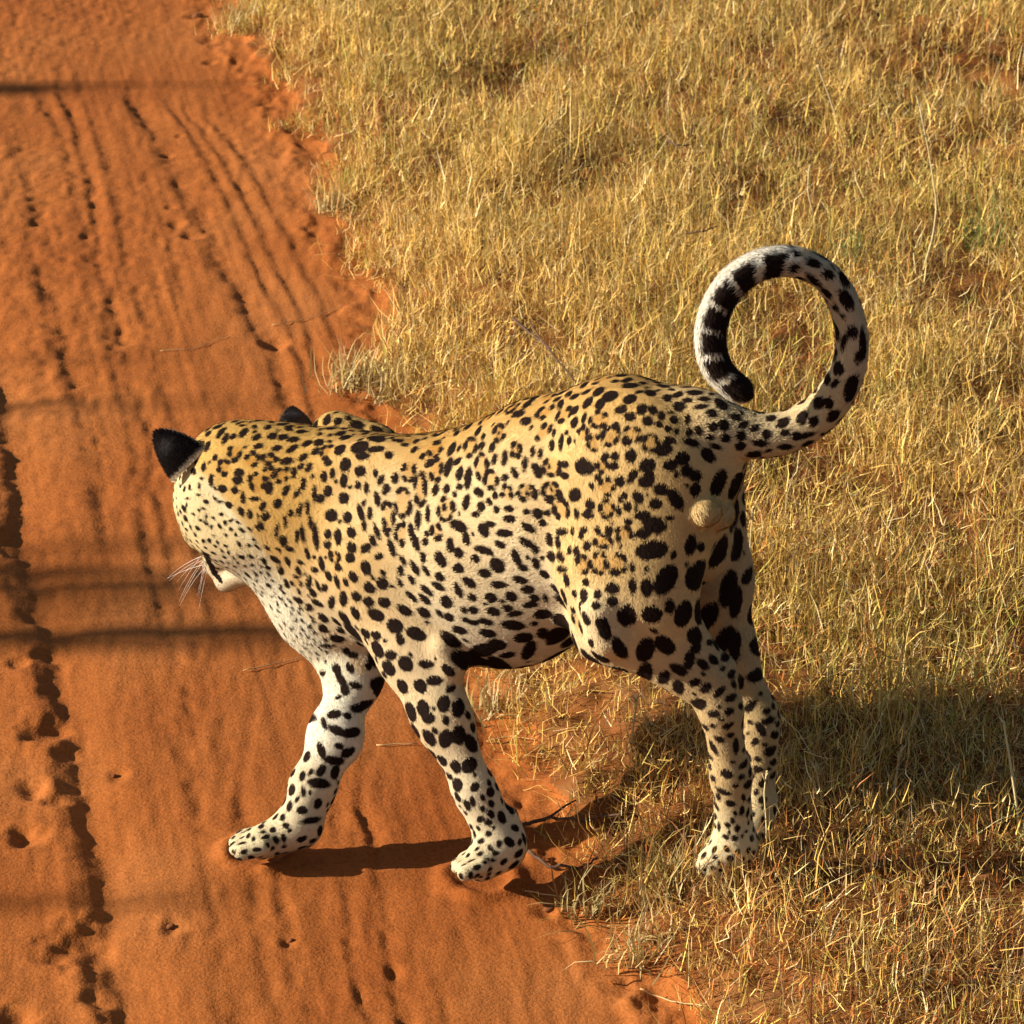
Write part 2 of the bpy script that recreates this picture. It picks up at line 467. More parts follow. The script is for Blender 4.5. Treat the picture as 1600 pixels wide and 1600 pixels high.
VOX = 0.0036
lo = np.min([np.minimum(p['a'], p['b']) - max(p['ra'], p['rb']) for p in PR], 0) - 0.04
hi = np.max([np.maximum(p['a'], p['b']) + max(p['ra'], p['rb']) for p in PR], 0) + 0.04
dims = np.ceil((hi - lo) / VOX).astype(int) + 1
FLD = np.full(dims, 1.0, np.float32)
for p in PR:
    pad = p['bl'] + 0.012
    R = max(p['ra'], p['rb'])
    i0 = np.maximum(0, np.floor((np.minimum(p['a'], p['b']) - R - pad - lo) / VOX).astype(int))
    i1 = np.minimum(dims, np.ceil((np.maximum(p['a'], p['b']) + R + pad - lo) / VOX).astype(int) + 1)
    gx, gy, gz = [lo[c] + VOX * np.arange(i0[c], i1[c]) for c in range(3)]
    shp = (len(gx), len(gy), len(gz))
    P = np.stack(np.meshgrid(gx, gy, gz, indexing='ij'), -1).reshape(-1, 3)
    d = prim_dist(p, P)[0].reshape(shp)
    S = FLD[i0[0]:i1[0], i0[1]:i1[1], i0[2]:i1[2]]
    kk = p['bl']
    hh = np.maximum(kk - np.abs(S - d), 0) / kk
    S[...] = np.minimum(S, d) - hh * hh * kk * 0.25

def surface_nets(F, lo, h):
    ins = F < 0
    c = np.zeros(tuple(s - 1 for s in F.shape), np.uint8)
    corner = [(i, j, k) for i in (0, 1) for j in (0, 1) for k in (0, 1)]
    n0, n1, n2 = F.shape
    for (i, j, k) in corner:
        c += ins[i:n0 - 1 + i, j:n1 - 1 + j, k:n2 - 1 + k]
    cells = np.argwhere((c > 0) & (c < 8))
    cid = np.full(c.shape, -1, np.int32)
    cid[tuple(cells.T)] = np.arange(len(cells))
    val = {q: F[cells[:, 0] + q[0], cells[:, 1] + q[1], cells[:, 2] + q[2]] for q in corner}
    acc, cnt = np.zeros((len(cells), 3)), np.zeros(len(cells))
    for ax in range(3):
        for q in corner:
            if q[ax]:
                continue
            q2 = list(q); q2[ax] = 1
            a, b = val[q], val[tuple(q2)]
            m = (a < 0) != (b < 0)
            t = np.where(m, a / np.where(a == b, 1, a - b), 0)
            pt = np.tile(np.array(q, float), (len(cells), 1))
            pt[:, ax] += t
            acc[m] += pt[m]
            cnt[m] += 1
    V = lo + h * (cells + acc / cnt[:, None])
    quads = []
    for ax in range(3):
        b, cc = (ax + 1) % 3, (ax + 2) % 3
        sl0 = [slice(None)] * 3; sl1 = [slice(None)] * 3
        sl0[ax], sl1[ax] = slice(0, -1), slice(1, None)
        A, B = ins[tuple(sl0)], ins[tuple(sl1)]
        e = np.argwhere(A != B)
        e = e[(e[:, b] > 0) & (e[:, cc] > 0) & (e[:, b] < F.shape[b] - 1) & (e[:, cc] < F.shape[cc] - 1)]
        def cell(db, dc):
            q = e.copy(); q[:, b] += db; q[:, cc] += dc
            return cid[q[:, 0], q[:, 1], q[:, 2]]
        quad = np.stack([cell(-1, -1), cell(0, -1), cell(0, 0), cell(-1, 0)], 1)
        flip = ~A[tuple(e.T)]
        quad[flip] = quad[flip][:, ::-1]
        quads.append(quad)
    return V, np.concatenate(quads)

BV, BF = surface_nets(FLD, lo, VOX)
# a light smoothing pass
def neighbours_mean(V, F):
    s, n = np.zeros_like(V), np.zeros(len(V))
    for k in range(4):
        np.add.at(s, F[:, k], V[F[:, (k + 1) % 4]]); np.add.at(n, F[:, k], 1)
        np.add.at(s, F[:, (k + 1) % 4], V[F[:, k]]); np.add.at(n, F[:, (k + 1) % 4], 1)
    return s / n[:, None]
for _ in range(3):
    BV = BV + 0.5 * (neighbours_mean(BV, BF) - BV)
def normals(V, F):
    fn = np.cross(V[F[:, 2]] - V[F[:, 0]], V[F[:, 3]] - V[F[:, 1]])
    N = np.zeros_like(V)
    for k in range(4):
        np.add.at(N, F[:, k], fn)
    return N / (np.linalg.norm(N, axis=1)[:, None] + 1e-12)
BN = normals(BV, BF)

# ---- how each place of the coat looks: blended from the parts of the body near it
# spacing, half length, half width (m), rosette share, long axis across the flow 0/1, fur length, base colour
GOLD, TAN, CREAM, WHITE = (.62, .365, .10), (.64, .42, .18), (.70, .53, .31), (.78, .68, .50)
GP = {'head': (.0205, .0072, .0050, .15, .6, .010, GOLD), 'neck': (.0215, .0082, .0050, .12, .8, .013, (.61, .35, .09)), 'back': (.0260, .0090, .0050, .55, .7, .013, (.60, .345, .10)),
      'cheek': (.0150, .0036, .0026, 0, .5, .009, (.78, .60, .30)), 'muzzle': (.0150, .0030, .0025, 0, .5, .006, (.74, .60, .40)), 'chin': (.03, .002, .002, 0, .5, .010, (.60, .48, .33)),
      'throat': (.0300, .0085, .0050, 0, .3, .016, (.76, .64, .42)), 'shoulder': (.0245, .0098, .0064, .10, .75, .012, (.63, .38, .12)), 'trunk': (.0370, .0100, .0056, .85, .8, .014, (.76, .57, .30)),
      'haunch': (.0300, .0110, .0075, .40, .4, .013, (.69, .46, .18)), 'thigh': (.0370, .0155, .0110, 0, .2, .012, (.74, .57, .32)), 'foreleg': (.0330, .0130, .0095, 0, .25, .010, (.70, .53, .30)),
      'inner': (.0400, .0200, .0075, 0, .9, .010, (.76, .66, .47)), 'wrist': (.0200, .0075, .0048, 0, .2, .008, (.70, .57, .36)), 'paw': (.0125, .0042, .0030, 0, .3, .006, (.66, .54, .32)),
      'shank': (.0200, .0085, .0042, 0, .8, .010, (.50, .35, .165)), 'rump': (.0440, .0200, .0120, 0, .15, .013, (.52, .36, .18)), 'scrotum': (.03, .006, .005, 0, 0, .020, (.56, .40, .18)),  # rump base browned down: shade on its pale fur is painted into the colour
      'tail': (.0240, .0100, .0070, .05, .4, .010, (.68, .51, .27)), 'tail_end': (.0330, .0165, .0120, 0, .5, .020, (.70, .58, .38))}
GN = list(GP)
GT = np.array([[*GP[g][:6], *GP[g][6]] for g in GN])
W = np.zeros(len(BV)); PRM = np.zeros((len(BV), 9)); FLOW = np.zeros((len(BV), 3)); WG = np.zeros((len(BV), len(GN)), np.float32)
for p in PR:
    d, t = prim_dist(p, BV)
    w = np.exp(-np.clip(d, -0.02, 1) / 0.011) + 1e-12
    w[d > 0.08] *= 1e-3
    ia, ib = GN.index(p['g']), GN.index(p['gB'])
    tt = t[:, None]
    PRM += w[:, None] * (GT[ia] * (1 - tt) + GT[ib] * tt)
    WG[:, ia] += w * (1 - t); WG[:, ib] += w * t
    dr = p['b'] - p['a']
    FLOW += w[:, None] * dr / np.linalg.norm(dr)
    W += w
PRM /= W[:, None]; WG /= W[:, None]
FLOW = FLOW - BN * np.sum(FLOW * BN, 1)[:, None]
FLOW /= np.linalg.norm(FLOW, axis=1)[:, None] + 1e-9
UU, VV, DD = project(BV)
gi = {g: i for i, g in enumerate(GN)}
SP, HA, HB, ROS, ACR, FUR = [PRM[:, i].copy() for i in range(6)]
SP *= .84; HA *= 1.12; HB *= 1.22; FUR *= .40 + .06 * (WG[:, gi['tail']] + WG[:, gi['tail_end']] + WG[:, gi['scrotum']])
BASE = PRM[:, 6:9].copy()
nz = BN[:, 2]
side_l = BN @ LAT
bodyw = WG[:, gi['trunk']] + WG[:, gi['back']] + WG[:, gi['haunch']] * .7
# belly side of the trunk: paler, solid black blotches
bel = sstep(0.25, -0.35, nz) * WG[:, gi['trunk']]
low = sstep(-0.15, -0.7, nz) * WG[:, gi['trunk']]
upp = sstep(0.35, 0.85, nz) * bodyw
BASE = BASE * (1 - bel[:, None]) + np.array((.74, .62, .40)) * bel[:, None]
BASE = BASE * (1 - low[:, None]) + np.array(WHITE) * low[:, None]
BASE = BASE * (1 - upp[:, None]) + np.array((.60, .34, .095)) * upp[:, None]
ROS *= 1 - sstep(0.1, .5, bel)
SP = SP * (1 - .28 * sstep(.1, .4, bel) * (1 - low)) * (1 + .45 * low) * (1 - .2 * upp)
HA *= (1 + .9 * low) * (1 - .1 * upp); HB *= (1 + 1.2 * low) * (1 + .1 * bel)
ACR = ACR * (1 - bel)
# the back of the thighs carries large blotches; the lower haunch solid spots
rear = sstep(0.15, 0.75, BN @ (-HD)) * (WG[:, gi['haunch']] + WG[:, gi['thigh']])
hl = sstep(0.47, 0.36, BV[:, 2]) * WG[:, gi['haunch']]
ROS *= (1 - sstep(.05, .4, rear)) * (1 - sstep(.1, .7, hl))
SP *= 1 + .40 * rear + .22 * hl; HA *= 1 + .7 * rear + .35 * hl; HB *= 1 + .6 * rear + .35 * hl
# inside of the far legs and under the neck is white
inn = sstep(-.3, .6, side_l) * WG[:, gi['inner']]
BASE = BASE * (1 - inn[:, None]) + np.array((.80, .72, .55)) * inn[:, None]

# the pale cheek ends at the ruff that runs from the ear down to the throat
ruff = ((UU - 312) * (950 - 745) - (VV - 745) * (470 - 312)) / math.hypot(205, 158)
headw = WG[:, gi['cheek']] + WG[:, gi['head']] + WG[:, gi['neck']] + WG[:, gi['throat']]
ck = sstep(6, -10, ruff) * sstep(690, 760, VV) * np.clip(headw * 1.5, 0, 1) * (BV[:, 1] < 4.885)
BASE = BASE * (1 - ck[:, None]) + np.array((.78, .62, .33)) * ck[:, None]
wh = ck * sstep(850, 900, VV)
BASE = BASE * (1 - wh[:, None]) + np.array((.80, .72, .52)) * wh[:, None]
edge_ = np.exp(-((ruff - 2) / 7.0) ** 2) * sstep(720, 770, VV) * np.clip(headw, 0, 1) * (BV[:, 1] < 4.885) * sstep(960, 930, VV)
BASE = BASE * (1 - .8 * edge_[:, None]) + np.array((.82, .72, .46)) * .8 * edge_[:, None]
SP = SP * (1 - ck) + .0135 * ck; HA = HA * (1 - ck) + .0038 * ck; HB = HB * (1 - ck) + .0024 * ck; ROS *= 1 - ck

# ---- spots
kd = kdtree.KDTree(len(BV))
for i, q in enumerate(BV):
    kd.insert(q, i)
kd.balance()
FIELD = np.full(len(BV), 0.02); CORE = np.full(len(BV), 0.02)
Bn_l = BN
def blob(c, n, t1, a, b, target=None):
    T = FIELD if target is None else target
    t2 = np.cross(n, t1)
    hits = np.array([i for (_, i, _) in kd.find_range(c, max(a, b) + 0.016)], int)
    if not len(hits):
        return
    hits = hits[(BN[hits] @ n) > 0.1]
    q = BV[hits] - c
    e = np.sqrt((q @ t1 / a) ** 2 + (q @ t2 / b) ** 2 + 1e-9)
    f = (e - 1) * min(a, b)
    T[hits] = np.minimum(T[hits], f)
covered = np.zeros(len(BV), bool)
# large marks that can be read one by one in the photograph: (u, v, half length px, half width px, angle from level, counter-clockwise)
MARKS = [(1022, 821, 20, 13, -20), (1018, 860, 26, 15, 8), (1040, 905, 26, 16, 60), (1018, 962, 17, 14, 0), (1008, 1017, 21, 14, 75), (1038, 1008, 18, 13, -50), (1005, 1055, 15, 12, 80), (1034, 1060, 12, 9, 60),
         (980, 962, 19, 11, 80), (970, 1015, 18, 10, -60), (942, 985, 17, 10, -70), (1060, 1045, 16, 8, -30), (1076, 1032, 17, 8, 80), (1090, 1100, 11, 9, 10),
         (1092, 898, 26, 15, 70), (1102, 965, 26, 15, 60), (1138, 920, 30, 14, 80), (1125, 860, 28, 12, 70), (1070, 960, 22, 14, 80), (1130, 1000, 24, 13, 60), (1125, 755, 22, 11, 70), (1152, 760, 22, 10, 75), (1150, 850, 26, 11, 85), (1080, 850, 17, 9, 80), (1152, 940, 26, 10, 85), (1150, 1010, 26, 9, 85),
         (1086, 742, 10, 9, 0), (1068, 716, 12, 11, 0), (1088, 765, 10, 9, 80), (1058, 780, 20, 10, -60), (1025, 786, 11, 9, 0), (1012, 752, 13, 11, 30), (1010, 725, 13, 11, 20), (1048, 727, 12, 9, 10), (1035, 703, 15, 9, 15), (1032, 765, 11, 9, 0), (1003, 805, 13, 7, 5), (1010, 833, 13, 7, 40),
         # belly
         (780, 1043, 17, 17, 0), (735, 1034, 20, 12, -10), (706, 1000, 20, 9, -40), (826, 1020, 17, 9, 70), (848, 992, 9, 9, 0), (872, 995, 22, 12, 50), (800, 980, 20, 8, -5), (762, 992, 14, 7, -5), (815, 998, 16, 8, 10), (752, 1018, 22, 10, 20), (772, 1008, 15, 9, 0),
         # left foreleg
         (605, 1045, 12, 10, -20), (632, 1036, 14, 11, -30), (664, 1038, 13, 7, 0), (600, 1075, 13, 8, -60), (628, 1072, 12, 8, -80), (654, 1070, 12, 10, -40), (676, 1062, 13, 8, 5), (638, 1112, 16, 8, -60), (660, 1108, 13, 10, 90), (668, 1122, 11, 10, 0), (690, 1100, 14, 10, 80), (717, 1106, 15, 10, 80), (668, 1155, 15, 8, -65), (694, 1156, 15, 11, 75), (716, 1150, 16, 11, 85), (738, 1162, 16, 9, -60),
         (645, 1144, 14, 6, -60), (690, 1190, 10, 6, -60), (709, 1198, 11, 8, -70), (736, 1194, 14, 11, 50), (713, 1228, 11, 8, -80), (740, 1232, 9, 7, 60), (668, 1184, 11, 5, -60), (729, 1258, 9, 5, -75), (739, 1255, 9, 4, -80), (750, 1282, 7, 5, 60), (765, 1283, 6, 5, 0), (762, 1305, 5, 5, 0), (750, 1313, 6, 4, 30),
         # right foreleg, bars on the white inside
         (522, 1045, 9, 7, -60), (530, 1060, 15, 6, -60), (537, 1078, 9, 7, 90), (557, 1070, 11, 6, -15), (568, 1102, 19, 7, 18), (542, 1116, 7, 5, -20), (524, 1140, 15, 7, -28), (550, 1145, 16, 8, 8), (500, 1173, 14, 6, -68), (522, 1189, 17, 7, -8), (500, 1222, 18, 8, -8), (545, 1176, 12, 7, 30), (470, 1212, 8, 5, 80), (453, 1232, 7, 6, 40), (472, 1236, 9, 4, -80), (452, 1258, 8, 4, 80), (473, 1263, 8, 7, 0), (462, 1248, 6, 3, 60), (490, 1280, 17, 5, 8), (441, 1274, 5, 4, 90), (426, 1295, 5, 4, 0), (445, 1290, 5, 4, 0), (416, 1307, 7, 3, 20), (478, 1180, 8, 5, 80), (505, 1130, 10, 4, -70),
         # right hock
         (1205, 1175, 11, 7, 20), (1182, 1203, 8, 6, 0), (1192, 1225, 8, 6, 60), (1190, 1140, 12, 6, -60)]

# marks of the near side, one by one: u v half-width half-height [angle]
TRACE = """934 610 10 6 20;954 617 12 9 40;917 627 7 8;982 601 14 5 5;985 621 10 8;937 629 9 7 30;969 639 9 7;1000 637 8 9;986 650 9 7;1019 639 6 9;1010 655 9 8;1017 612 9 6;1041 619 8 6;1036 647 6 8;1054 655 7 7;1027 662 6 5;1060 632 10 8;1042 669 5 6;1056 670 5 6;1076 654 5 8;1077 672 6 6;1090 672 6 8;1046 686 10 6;1081 691 13 6 -15;1040 705 14 7 20;1065 715 8 8;1049 726 10 7;1074 735 9 10;
897 640 5 6;895 660 6 8;912 652 4 9;887 690 4 7;874 692 4 14;977 689 8 7;960 665 7 7;986 712 9 11;960 714 7 7;944 711 6 6;959 730 8 6;1011 727 10 7 30;987 740 9 7 60;1015 747 11 8 40;1034 762 9 8;931 746 5 5;924 760 4 6;966 751 8 9;986 750 6 5;997 775 11 8 -60;1026 785 10 8;967 780 4 6;977 772 5 5;965 796 5 8;980 792 7 7;920 787 8 9;917 802 9 7;1002 806 11 6;981 816 7 6;899 802 4 8;1002 830 11 6 40;950 827 6 7;932 827 5 7;912 826 6 6;917 850 6 8;907 837 4 8;894 830 3 8;899 862 5 7;960 892 9 6;986 887 4 8;
915 912 6 6;911 930 10 6 -70;932 925 6 8;931 944 7 6;957 920 12 9;956 941 9 8;987 916 6 13;1010 917 9 16;895 927 4 6;986 962 6 14;972 960 7 12;942 972 10 9;912 965 12 5 -60;
512 720 7 6;516 740 5 8;511 767 7 9;537 726 11 9 60;535 750 6 12;560 735 9 9;557 760 5 7;536 777 9 9;517 805 11 10;540 807 8 9;510 835 6 8;526 837 6 13;547 834 9 7 -50;510 852 7 6;547 855 9 8 -40;545 871 8 8;526 885 6 6;570 887 12 8 -70;510 899 5 8;524 907 4 11;537 909 4 8;549 901 10 7 -50;574 919 11 8 -35;554 930 8 8;535 937 12 6 80;516 942 11 5 70;575 942 9 8;594 912 10 9 -30;599 940 10 9;585 962 15 9 -20;554 960 7 10;535 966 7 9;615 979 13 12;629 952 14 7 -30;550 990 8 10;570 992 7 7;586 995 8 7;650 989 17 10 -25;
527 656 7 6;517 667 9 4;556 662 12 9;586 682 14 5 -15;537 682 9 5;529 700 9 8;560 695 14 9;587 700 14 5;564 712 11 6;586 740 4 7;570 760 4 9;586 780 12 5 -75;601 765 9 6 60;614 745 6 9;592 750 10 4 60;587 830 13 4 -70;562 800 14 5 -70;580 847 10 5 -60;566 822 4 9;576 802 4 9;600 830 10 4 -60;
667 722 6 7;699 727 6 15;715 740 6 11;729 745 6 17;716 760 5 5;770 717 4 9;786 717 5 12;787 747 6 6;802 740 10 5 -60;817 727 5 12;705 700 6 10;750 695 5 6;766 699 5 8;830 705 4 9;842 707 4 9;860 695 5 9;837 737 13 7 -60;880 725 6 6;882 742 7 6;677 767 6 9;696 767 6 8;667 802 4 13;651 812 5 15;639 830 5 12;645 847 16 6 -70;625 850 5 6;664 835 4 5;662 847 5 6;
746 770 9 6 -30;726 787 13 6 75;750 794 7 7;740 804 7 5;771 775 5 6;792 797 8 5;792 810 10 6;772 797 6 6;835 775 5 9;855 782 9 6 -30;872 775 6 10;837 805 9 8 -40;847 820 6 7;820 800 6 5;825 825 13 6 -35;716 822 15 8 -20;726 842 6 10;700 852 6 12;716 866 8 8;754 830 12 8 -60;764 820 9 5;787 834 14 6;755 860 16 6 -15;779 851 9 5 -25;742 876 7 7;776 885 12 12;754 895 10 7;804 872 15 6 -70;822 850 14 6 -30;832 860 6 8;834 882 6 9;816 890 8 5;
685 875 14 8 -60;661 874 5 9;627 877 10 4 -60;610 857 15 5 -75;645 887 14 5 -60;664 892 10 4 -55;686 901 9 6 -30;714 890 10 8;732 910 13 7 -35;714 925 14 5 -65;736 935 7 7;682 917 12 5 -30;640 906 9 4 -60;622 910 9 4 -60;665 925 12 5 -40;642 932 12 4 -45;660 937 12 5 -40;662 957 12 7 -30;695 942 11 9 -35;685 960 9 4 -50;700 966 8 6 -20;722 954 5 6;726 970 7 4 -20;737 955 8 6;765 935 10 8;797 934 10 8;777 915 14 6;812 909 12 6 -10;822 922 12 6 10;835 935 9 6;827 947 12 5 10;850 899 8 6;852 937 4 8;866 922 9 5 -60;770 957 11 7;790 952 10 5;804 961 13 5 15;757 972 12 5 -15;717 985 13 6 -10;740 976 9 4;857 845 6 10;875 830 10 6;860 870 7 8;875 887 8 5;
322 696 5 8;342 674 10 4 60;350 683 10 4 70;361 680 5 5;400 681 8 5 30;422 681 8 6 30;442 681 8 5 30;401 696 8 5;431 699 9 5 10;456 700 11 5 35;447 717 10 6 15;372 736 8 6;370 750 9 7;328 750 4 9;317 727 4 8;333 714 4 6;345 764 8 6;364 767 6 6;378 777 4 9;394 780 8 4;419 764 7 11;444 767 10 5 60;408 789 8 5 60;431 789 8 7 50;356 791 6 5 -40;373 799 8 5 -60;389 803 5 8;412 805 8 6 60;405 822 8 4 -60;478 690 9 5 30;490 705 8 5 40;470 715 9 5 30;498 690 9 6 20;
464 771 9 4 60;472 753 4 10;456 736 5 8;481 730 8 4 60;489 774 4 12;478 792 4 11;466 799 10 4 70;430 830 12 3 80;444 817 3 10;450 858 7 4;462 836 10 4 80;473 836 4 14;492 839 5 20;478 867 4 9;483 817 4 10;500 880 5 12;503 745 6 9;500 780 7 7;480 911 10 5 70;490 890 6 5;487 927 6 6;495 917 3 8;450 880 8 4 -70;463 893 8 4 -70;
290 780 4 2;316 796 4 2 -30;286 796 5 3 -45;287 810 6 3 -55;309 775 4 2;334 778 4 2 -50;331 811 3 2;320 819 4 3 -50;308 828 5 3 -30;350 835 3 2;339 847 4 2 -50;372 852 5 3 -55;370 817 4 2 -40;387 827 5 2 -45;400 827 5 2 -50;394 842 5 2 -45;400 855 5 2 -45;416 855 6 3 -40;375 872 6 3 -20;391 872 6 3 -20;384 899 3 4;397 897 3 4;416 888 5 3 -20;416 914 5 3 -60;423 908 3 2;447 914 8 4 -75;334 764 4 2 -60;341 783 5 2;467 950 4 3;487 971 4 2;512 1010 12 3 -5;
1175 407 14 11 60;1215 404 15 10 -20;1242 396 14 5 -5;1182 426 16 6 15;1235 423 20 7 5;1273 413 11 7 -15;1299 429 11 8 -40;1323 474 18 10 -55;1273 441 15 5 -40;1325 438 14 7 -50;1292 462 12 4 -50;1334 524 8 10;1351 540 25 6 -85;1317 536 13 4 80;1343 560 13 7 70;1307 486 8 4 -60;1308 578 11 8 80;1303 601 8 5 50;1331 609 21 10 80;1277 630 11 8 60;1293 633 8 9;1270 662 9 7 60;1250 653 13 8 60;1301 652 12 8 40;1244 683 9 7;1225 678 8 5 20;1220 660 12 8 40;1204 653 10 5 15;1197 679 8 8;1181 667 8 6 30;1225 698 13 5;1186 695 13 5 -5;1156 698 9 7;1156 680 9 8;1162 663 10 6 30;1149 651 10 5 -15;1114 666 8 8;1131 662 9 9;1135 685 8 7;1116 697 11 4 -20;1108 685 6 5;1111 644 9 7;1096 634 12 4 10;1261 680 14 4 15"""
RINGS = """936 655 13 12;954 681 12 13;988 677 12 9;1015 690 11 14;927 692 9 13;910 676 8 9;940 727 8 8;946 760 11 11;947 795 11 13;974 834 11 10;942 846 13 9;910 882 10 13;935 880 10 16;962 880 13 15;521 870 8 7;637 735 9 14;627 785 10 23;654 765 8 25;604 807 7 21;680 732 9 17;750 728 9 19;764 750 9 13;805 702 7 13;777 677 7 12;733 697 9 13;677 702 10 10;860 730 13 13;694 795 12 18;624 832 7 14;680 832 7 13;790 770 8 10;821 770 13 11;858 767 13 12;875 797 11 13;365 707 10 9;391 716 9 10;419 716 10 8;347 730 8 11;400 753 12 13;417 739 8 10;436 742 9 10"""
vis = (BN @ np.array([0, -math.cos(PITCH), math.sin(PITCH)])) > 0.12
vidx = np.where(vis)[0]
kd2 = kdtree.KDTree(len(vidx))
for i in vidx:
    kd2.insert((UU[i], VV[i], 0), int(i))
kd2.balance()
def at_px(u, v, r=3.0):
    h = kd2.find_range((u, v, 0), r)
    if not h:
        h = [kd2.find((u, v, 0))]
        h = [(h[0][0], h[0][1], h[0][2])]
    return min((i for (_, i, _) in h), key=lambda i: DD[i])
right = np.array([1., 0, 0]); upv = np.array([0, math.sin(PITCH), math.cos(PITCH)])
view = np.array([0, math.cos(PITCH), -math.sin(PITCH)])
def tangent(n, scr):
    """surface direction that looks like the picture direction scr"""
    t = scr - view * (scr @ n) / min(-0.25, view @ n)
    return t
def place_mark(u, v, a, b, ang):
    i = at_px(u, v)
    n = BN[i]; s = DD[i] / FPX
    ca, sa = math.cos(math.radians(ang)), math.sin(math.radians(ang))
    t1 = tangent(n, right * ca + upv * sa); t2 = tangent(n, -right * sa + upv * ca)
    l1, l2 = min(np.linalg.norm(t1), 2.2), min(np.linalg.norm(t2), 2.2)
    t1 = t1 - n * (t1 @ n); t1 /= np.linalg.norm(t1)
    A, B = a * s * l1, b * s * l2
    A, B = A * .99, B * .99
    blob(BV[i], n, t1, A, B)
    for (_, j, _) in kd.find_range(BV[i], max(A, B) * .9 + 0.12 * min(SP[i], .03)):
        if BN[j] @ n > 0.1:
            covered[j] = True
for m in MARKS:
    place_mark(*m)
for q in TRACE.replace(chr(10), '').split(';'):
    q = [float(x) for x in q.split()]
    if len(q) == 5:
        place_mark(q[0], q[1], max(q[2:4]), min(q[2:4]), q[4])
    else:
        place_mark(q[0], q[1], q[2], q[3], 0)
for q in RINGS.split(';'):
    u, v, rx, ry = [float(x) for x in q.split()]
    nb = 4 if rx + ry < 24 else 5
    a0 = RNG.uniform(0, 6.28)
    step = 6.283 / (nb + RNG.choice([0, .8]))
    for k in range(nb):
        th = a0 + k * step + RNG.normal(0, .08)
        du, dv = -math.sin(th) * rx, math.cos(th) * ry
        ln = math.hypot(du, dv) * step * .5 * RNG.uniform(.72, 1.0)
        place_mark(u + rx * math.cos(th), v - ry * math.sin(th), max(ln, 4.2), RNG.uniform(3.4, 4.6), math.degrees(math.atan2(dv, du)))
    i = at_px(u, v); sc_ = DD[i] / FPX
    t_h = tangent(BN[i], right); t_v = tangent(BN[i], upv)
    th_ = t_h - BN[i] * (t_h @ BN[i])
    blob(BV[i], BN[i], th_ / np.linalg.norm(th_), rx * 1.1 * sc_ * min(2, np.linalg.norm(t_h)), ry * 1.1 * sc_ * min(2, np.linalg.norm(t_v)), CORE)
SPOT_OFF = WG[:, gi['scrotum']] + .9 * WG[:, gi['chin']]
order = RNG.permutation(len(BV))
sel = np.zeros(len(BV), bool)
for i in order:
    if covered[i]:
        continue
    r = SP[i] * (0.92 + 0.16 * RNG.random())
    c, n = BV[i], BN[i]
    if FIELD[i] < .0165:
        r *= .72
    for (_, j, _) in kd.find_range(c, r):
        covered[j] = True
    if SPOT_OFF[i] > 0.2:
        continue
    t = FLOW[i] if RNG.random() > ACR[i] else np.cross(n, FLOW[i])
    ang = RNG.normal(0, 0.35)
    t2 = np.cross(n, t)
    t = t * math.cos(ang) + t2 * math.sin(ang)
    t2 = np.cross(n, t)
    a, b = HA[i] * RNG.uniform(.75, 1.2), HB[i] * RNG.uniform(.8, 1.2)
    room = FIELD[i] - .0030
    if room < .0020:
        continue
    if RNG.random() < ROS[i] and SP[i] * .42 < room + .002:
        R = SP[i] * RNG.uniform(.42, .50)
        nb = RNG.integers(3, 6)
        el = RNG.uniform(1.0, 1.35)
        a0 = RNG.uniform(0, 6.28)
        gap = RNG.random() < .5
        for k in range(nb):
            th = a0 + k * 6.283 / (nb + (0.7 if gap else 0)) + RNG.normal(0, .12)
            off = t * math.cos(th) * R * el + t2 * math.sin(th) * R / el
            tt = -t * math.sin(th) * el + t2 * math.cos(th) / el
            tt /= np.linalg.norm(tt)
            cc = c + off
            cc = np.array(kd.find(cc)[0])
            blob(cc, n, tt, R * RNG.uniform(.46, .70), R * RNG.uniform(.34, .44))
        blob(c, n, t, R * 1.0 * el, R * 1.0 / el, CORE)
    else:
        if room < .0165:
            b = min(b, room); a = min(a, room * 1.5)
        blob(c, n, t, a, b)
        if room > .0165 and RNG.random() < .25:
            blob(c + t * a * .8 + t2 * b * RNG.normal(0, .6), n, t, a * .6, b * .7)
# the tail's dark bands near the tip, open white on the outer side
tl = WG[:, gi['tail_end']] > .5
TC = np.array([J(*q[:3]) for q in TAIL])
cen = J(1222, 530, 4.55)
seg = np.linalg.norm(np.diff(TC, axis=0), axis=1); arc = np.concatenate([[0], np.cumsum(seg)])
best = np.full(len(BV), 9.0); s_t = np.zeros(len(BV)); rad = np.zeros(len(BV))
for i in range(16, len(TC) - 1):
    ab = TC[i + 1] - TC[i]
    t = np.clip((BV - TC[i]) @ ab / (ab @ ab), 0, 1)
    q = BV - TC[i] - t[:, None] * ab
    d = np.linalg.norm(q, axis=1)
    m = d < best
    out = TC[i] + t[:, None] * ab - cen
    out /= np.linalg.norm(out, axis=1)[:, None]
    best[m] = d[m]; s_t[m] = (arc[i] + t * seg[i])[m]; rad[m] = (np.sum(q * out, 1) / 0.02)[m]
bands = arc[-1] - np.array([.012, .048, .083, .115, .148, .182, .222])
bf = np.full(len(BV), .02)
for k, s0 in enumerate(bands):
    hw = (.014, .0135, .0135, .0135, .0145, .014, .013)[k]
    bf = np.minimum(bf, np.maximum(np.abs(s_t - s0 + .004 * rad) - hw, (rad - .74) * .011))
inner_strip = np.where(s_t > bands[4], (rad + .45) * .012, .02)
bf = np.minimum(bf, inner_strip)
m = tl & (s_t > bands[-1] - .02) & (best < .04)
FIELD[m] = bf[m]
wt = tl & (rad > .3) & (s_t > bands[-1] - .03)
BASE[wt] = (.78, .71, .57)
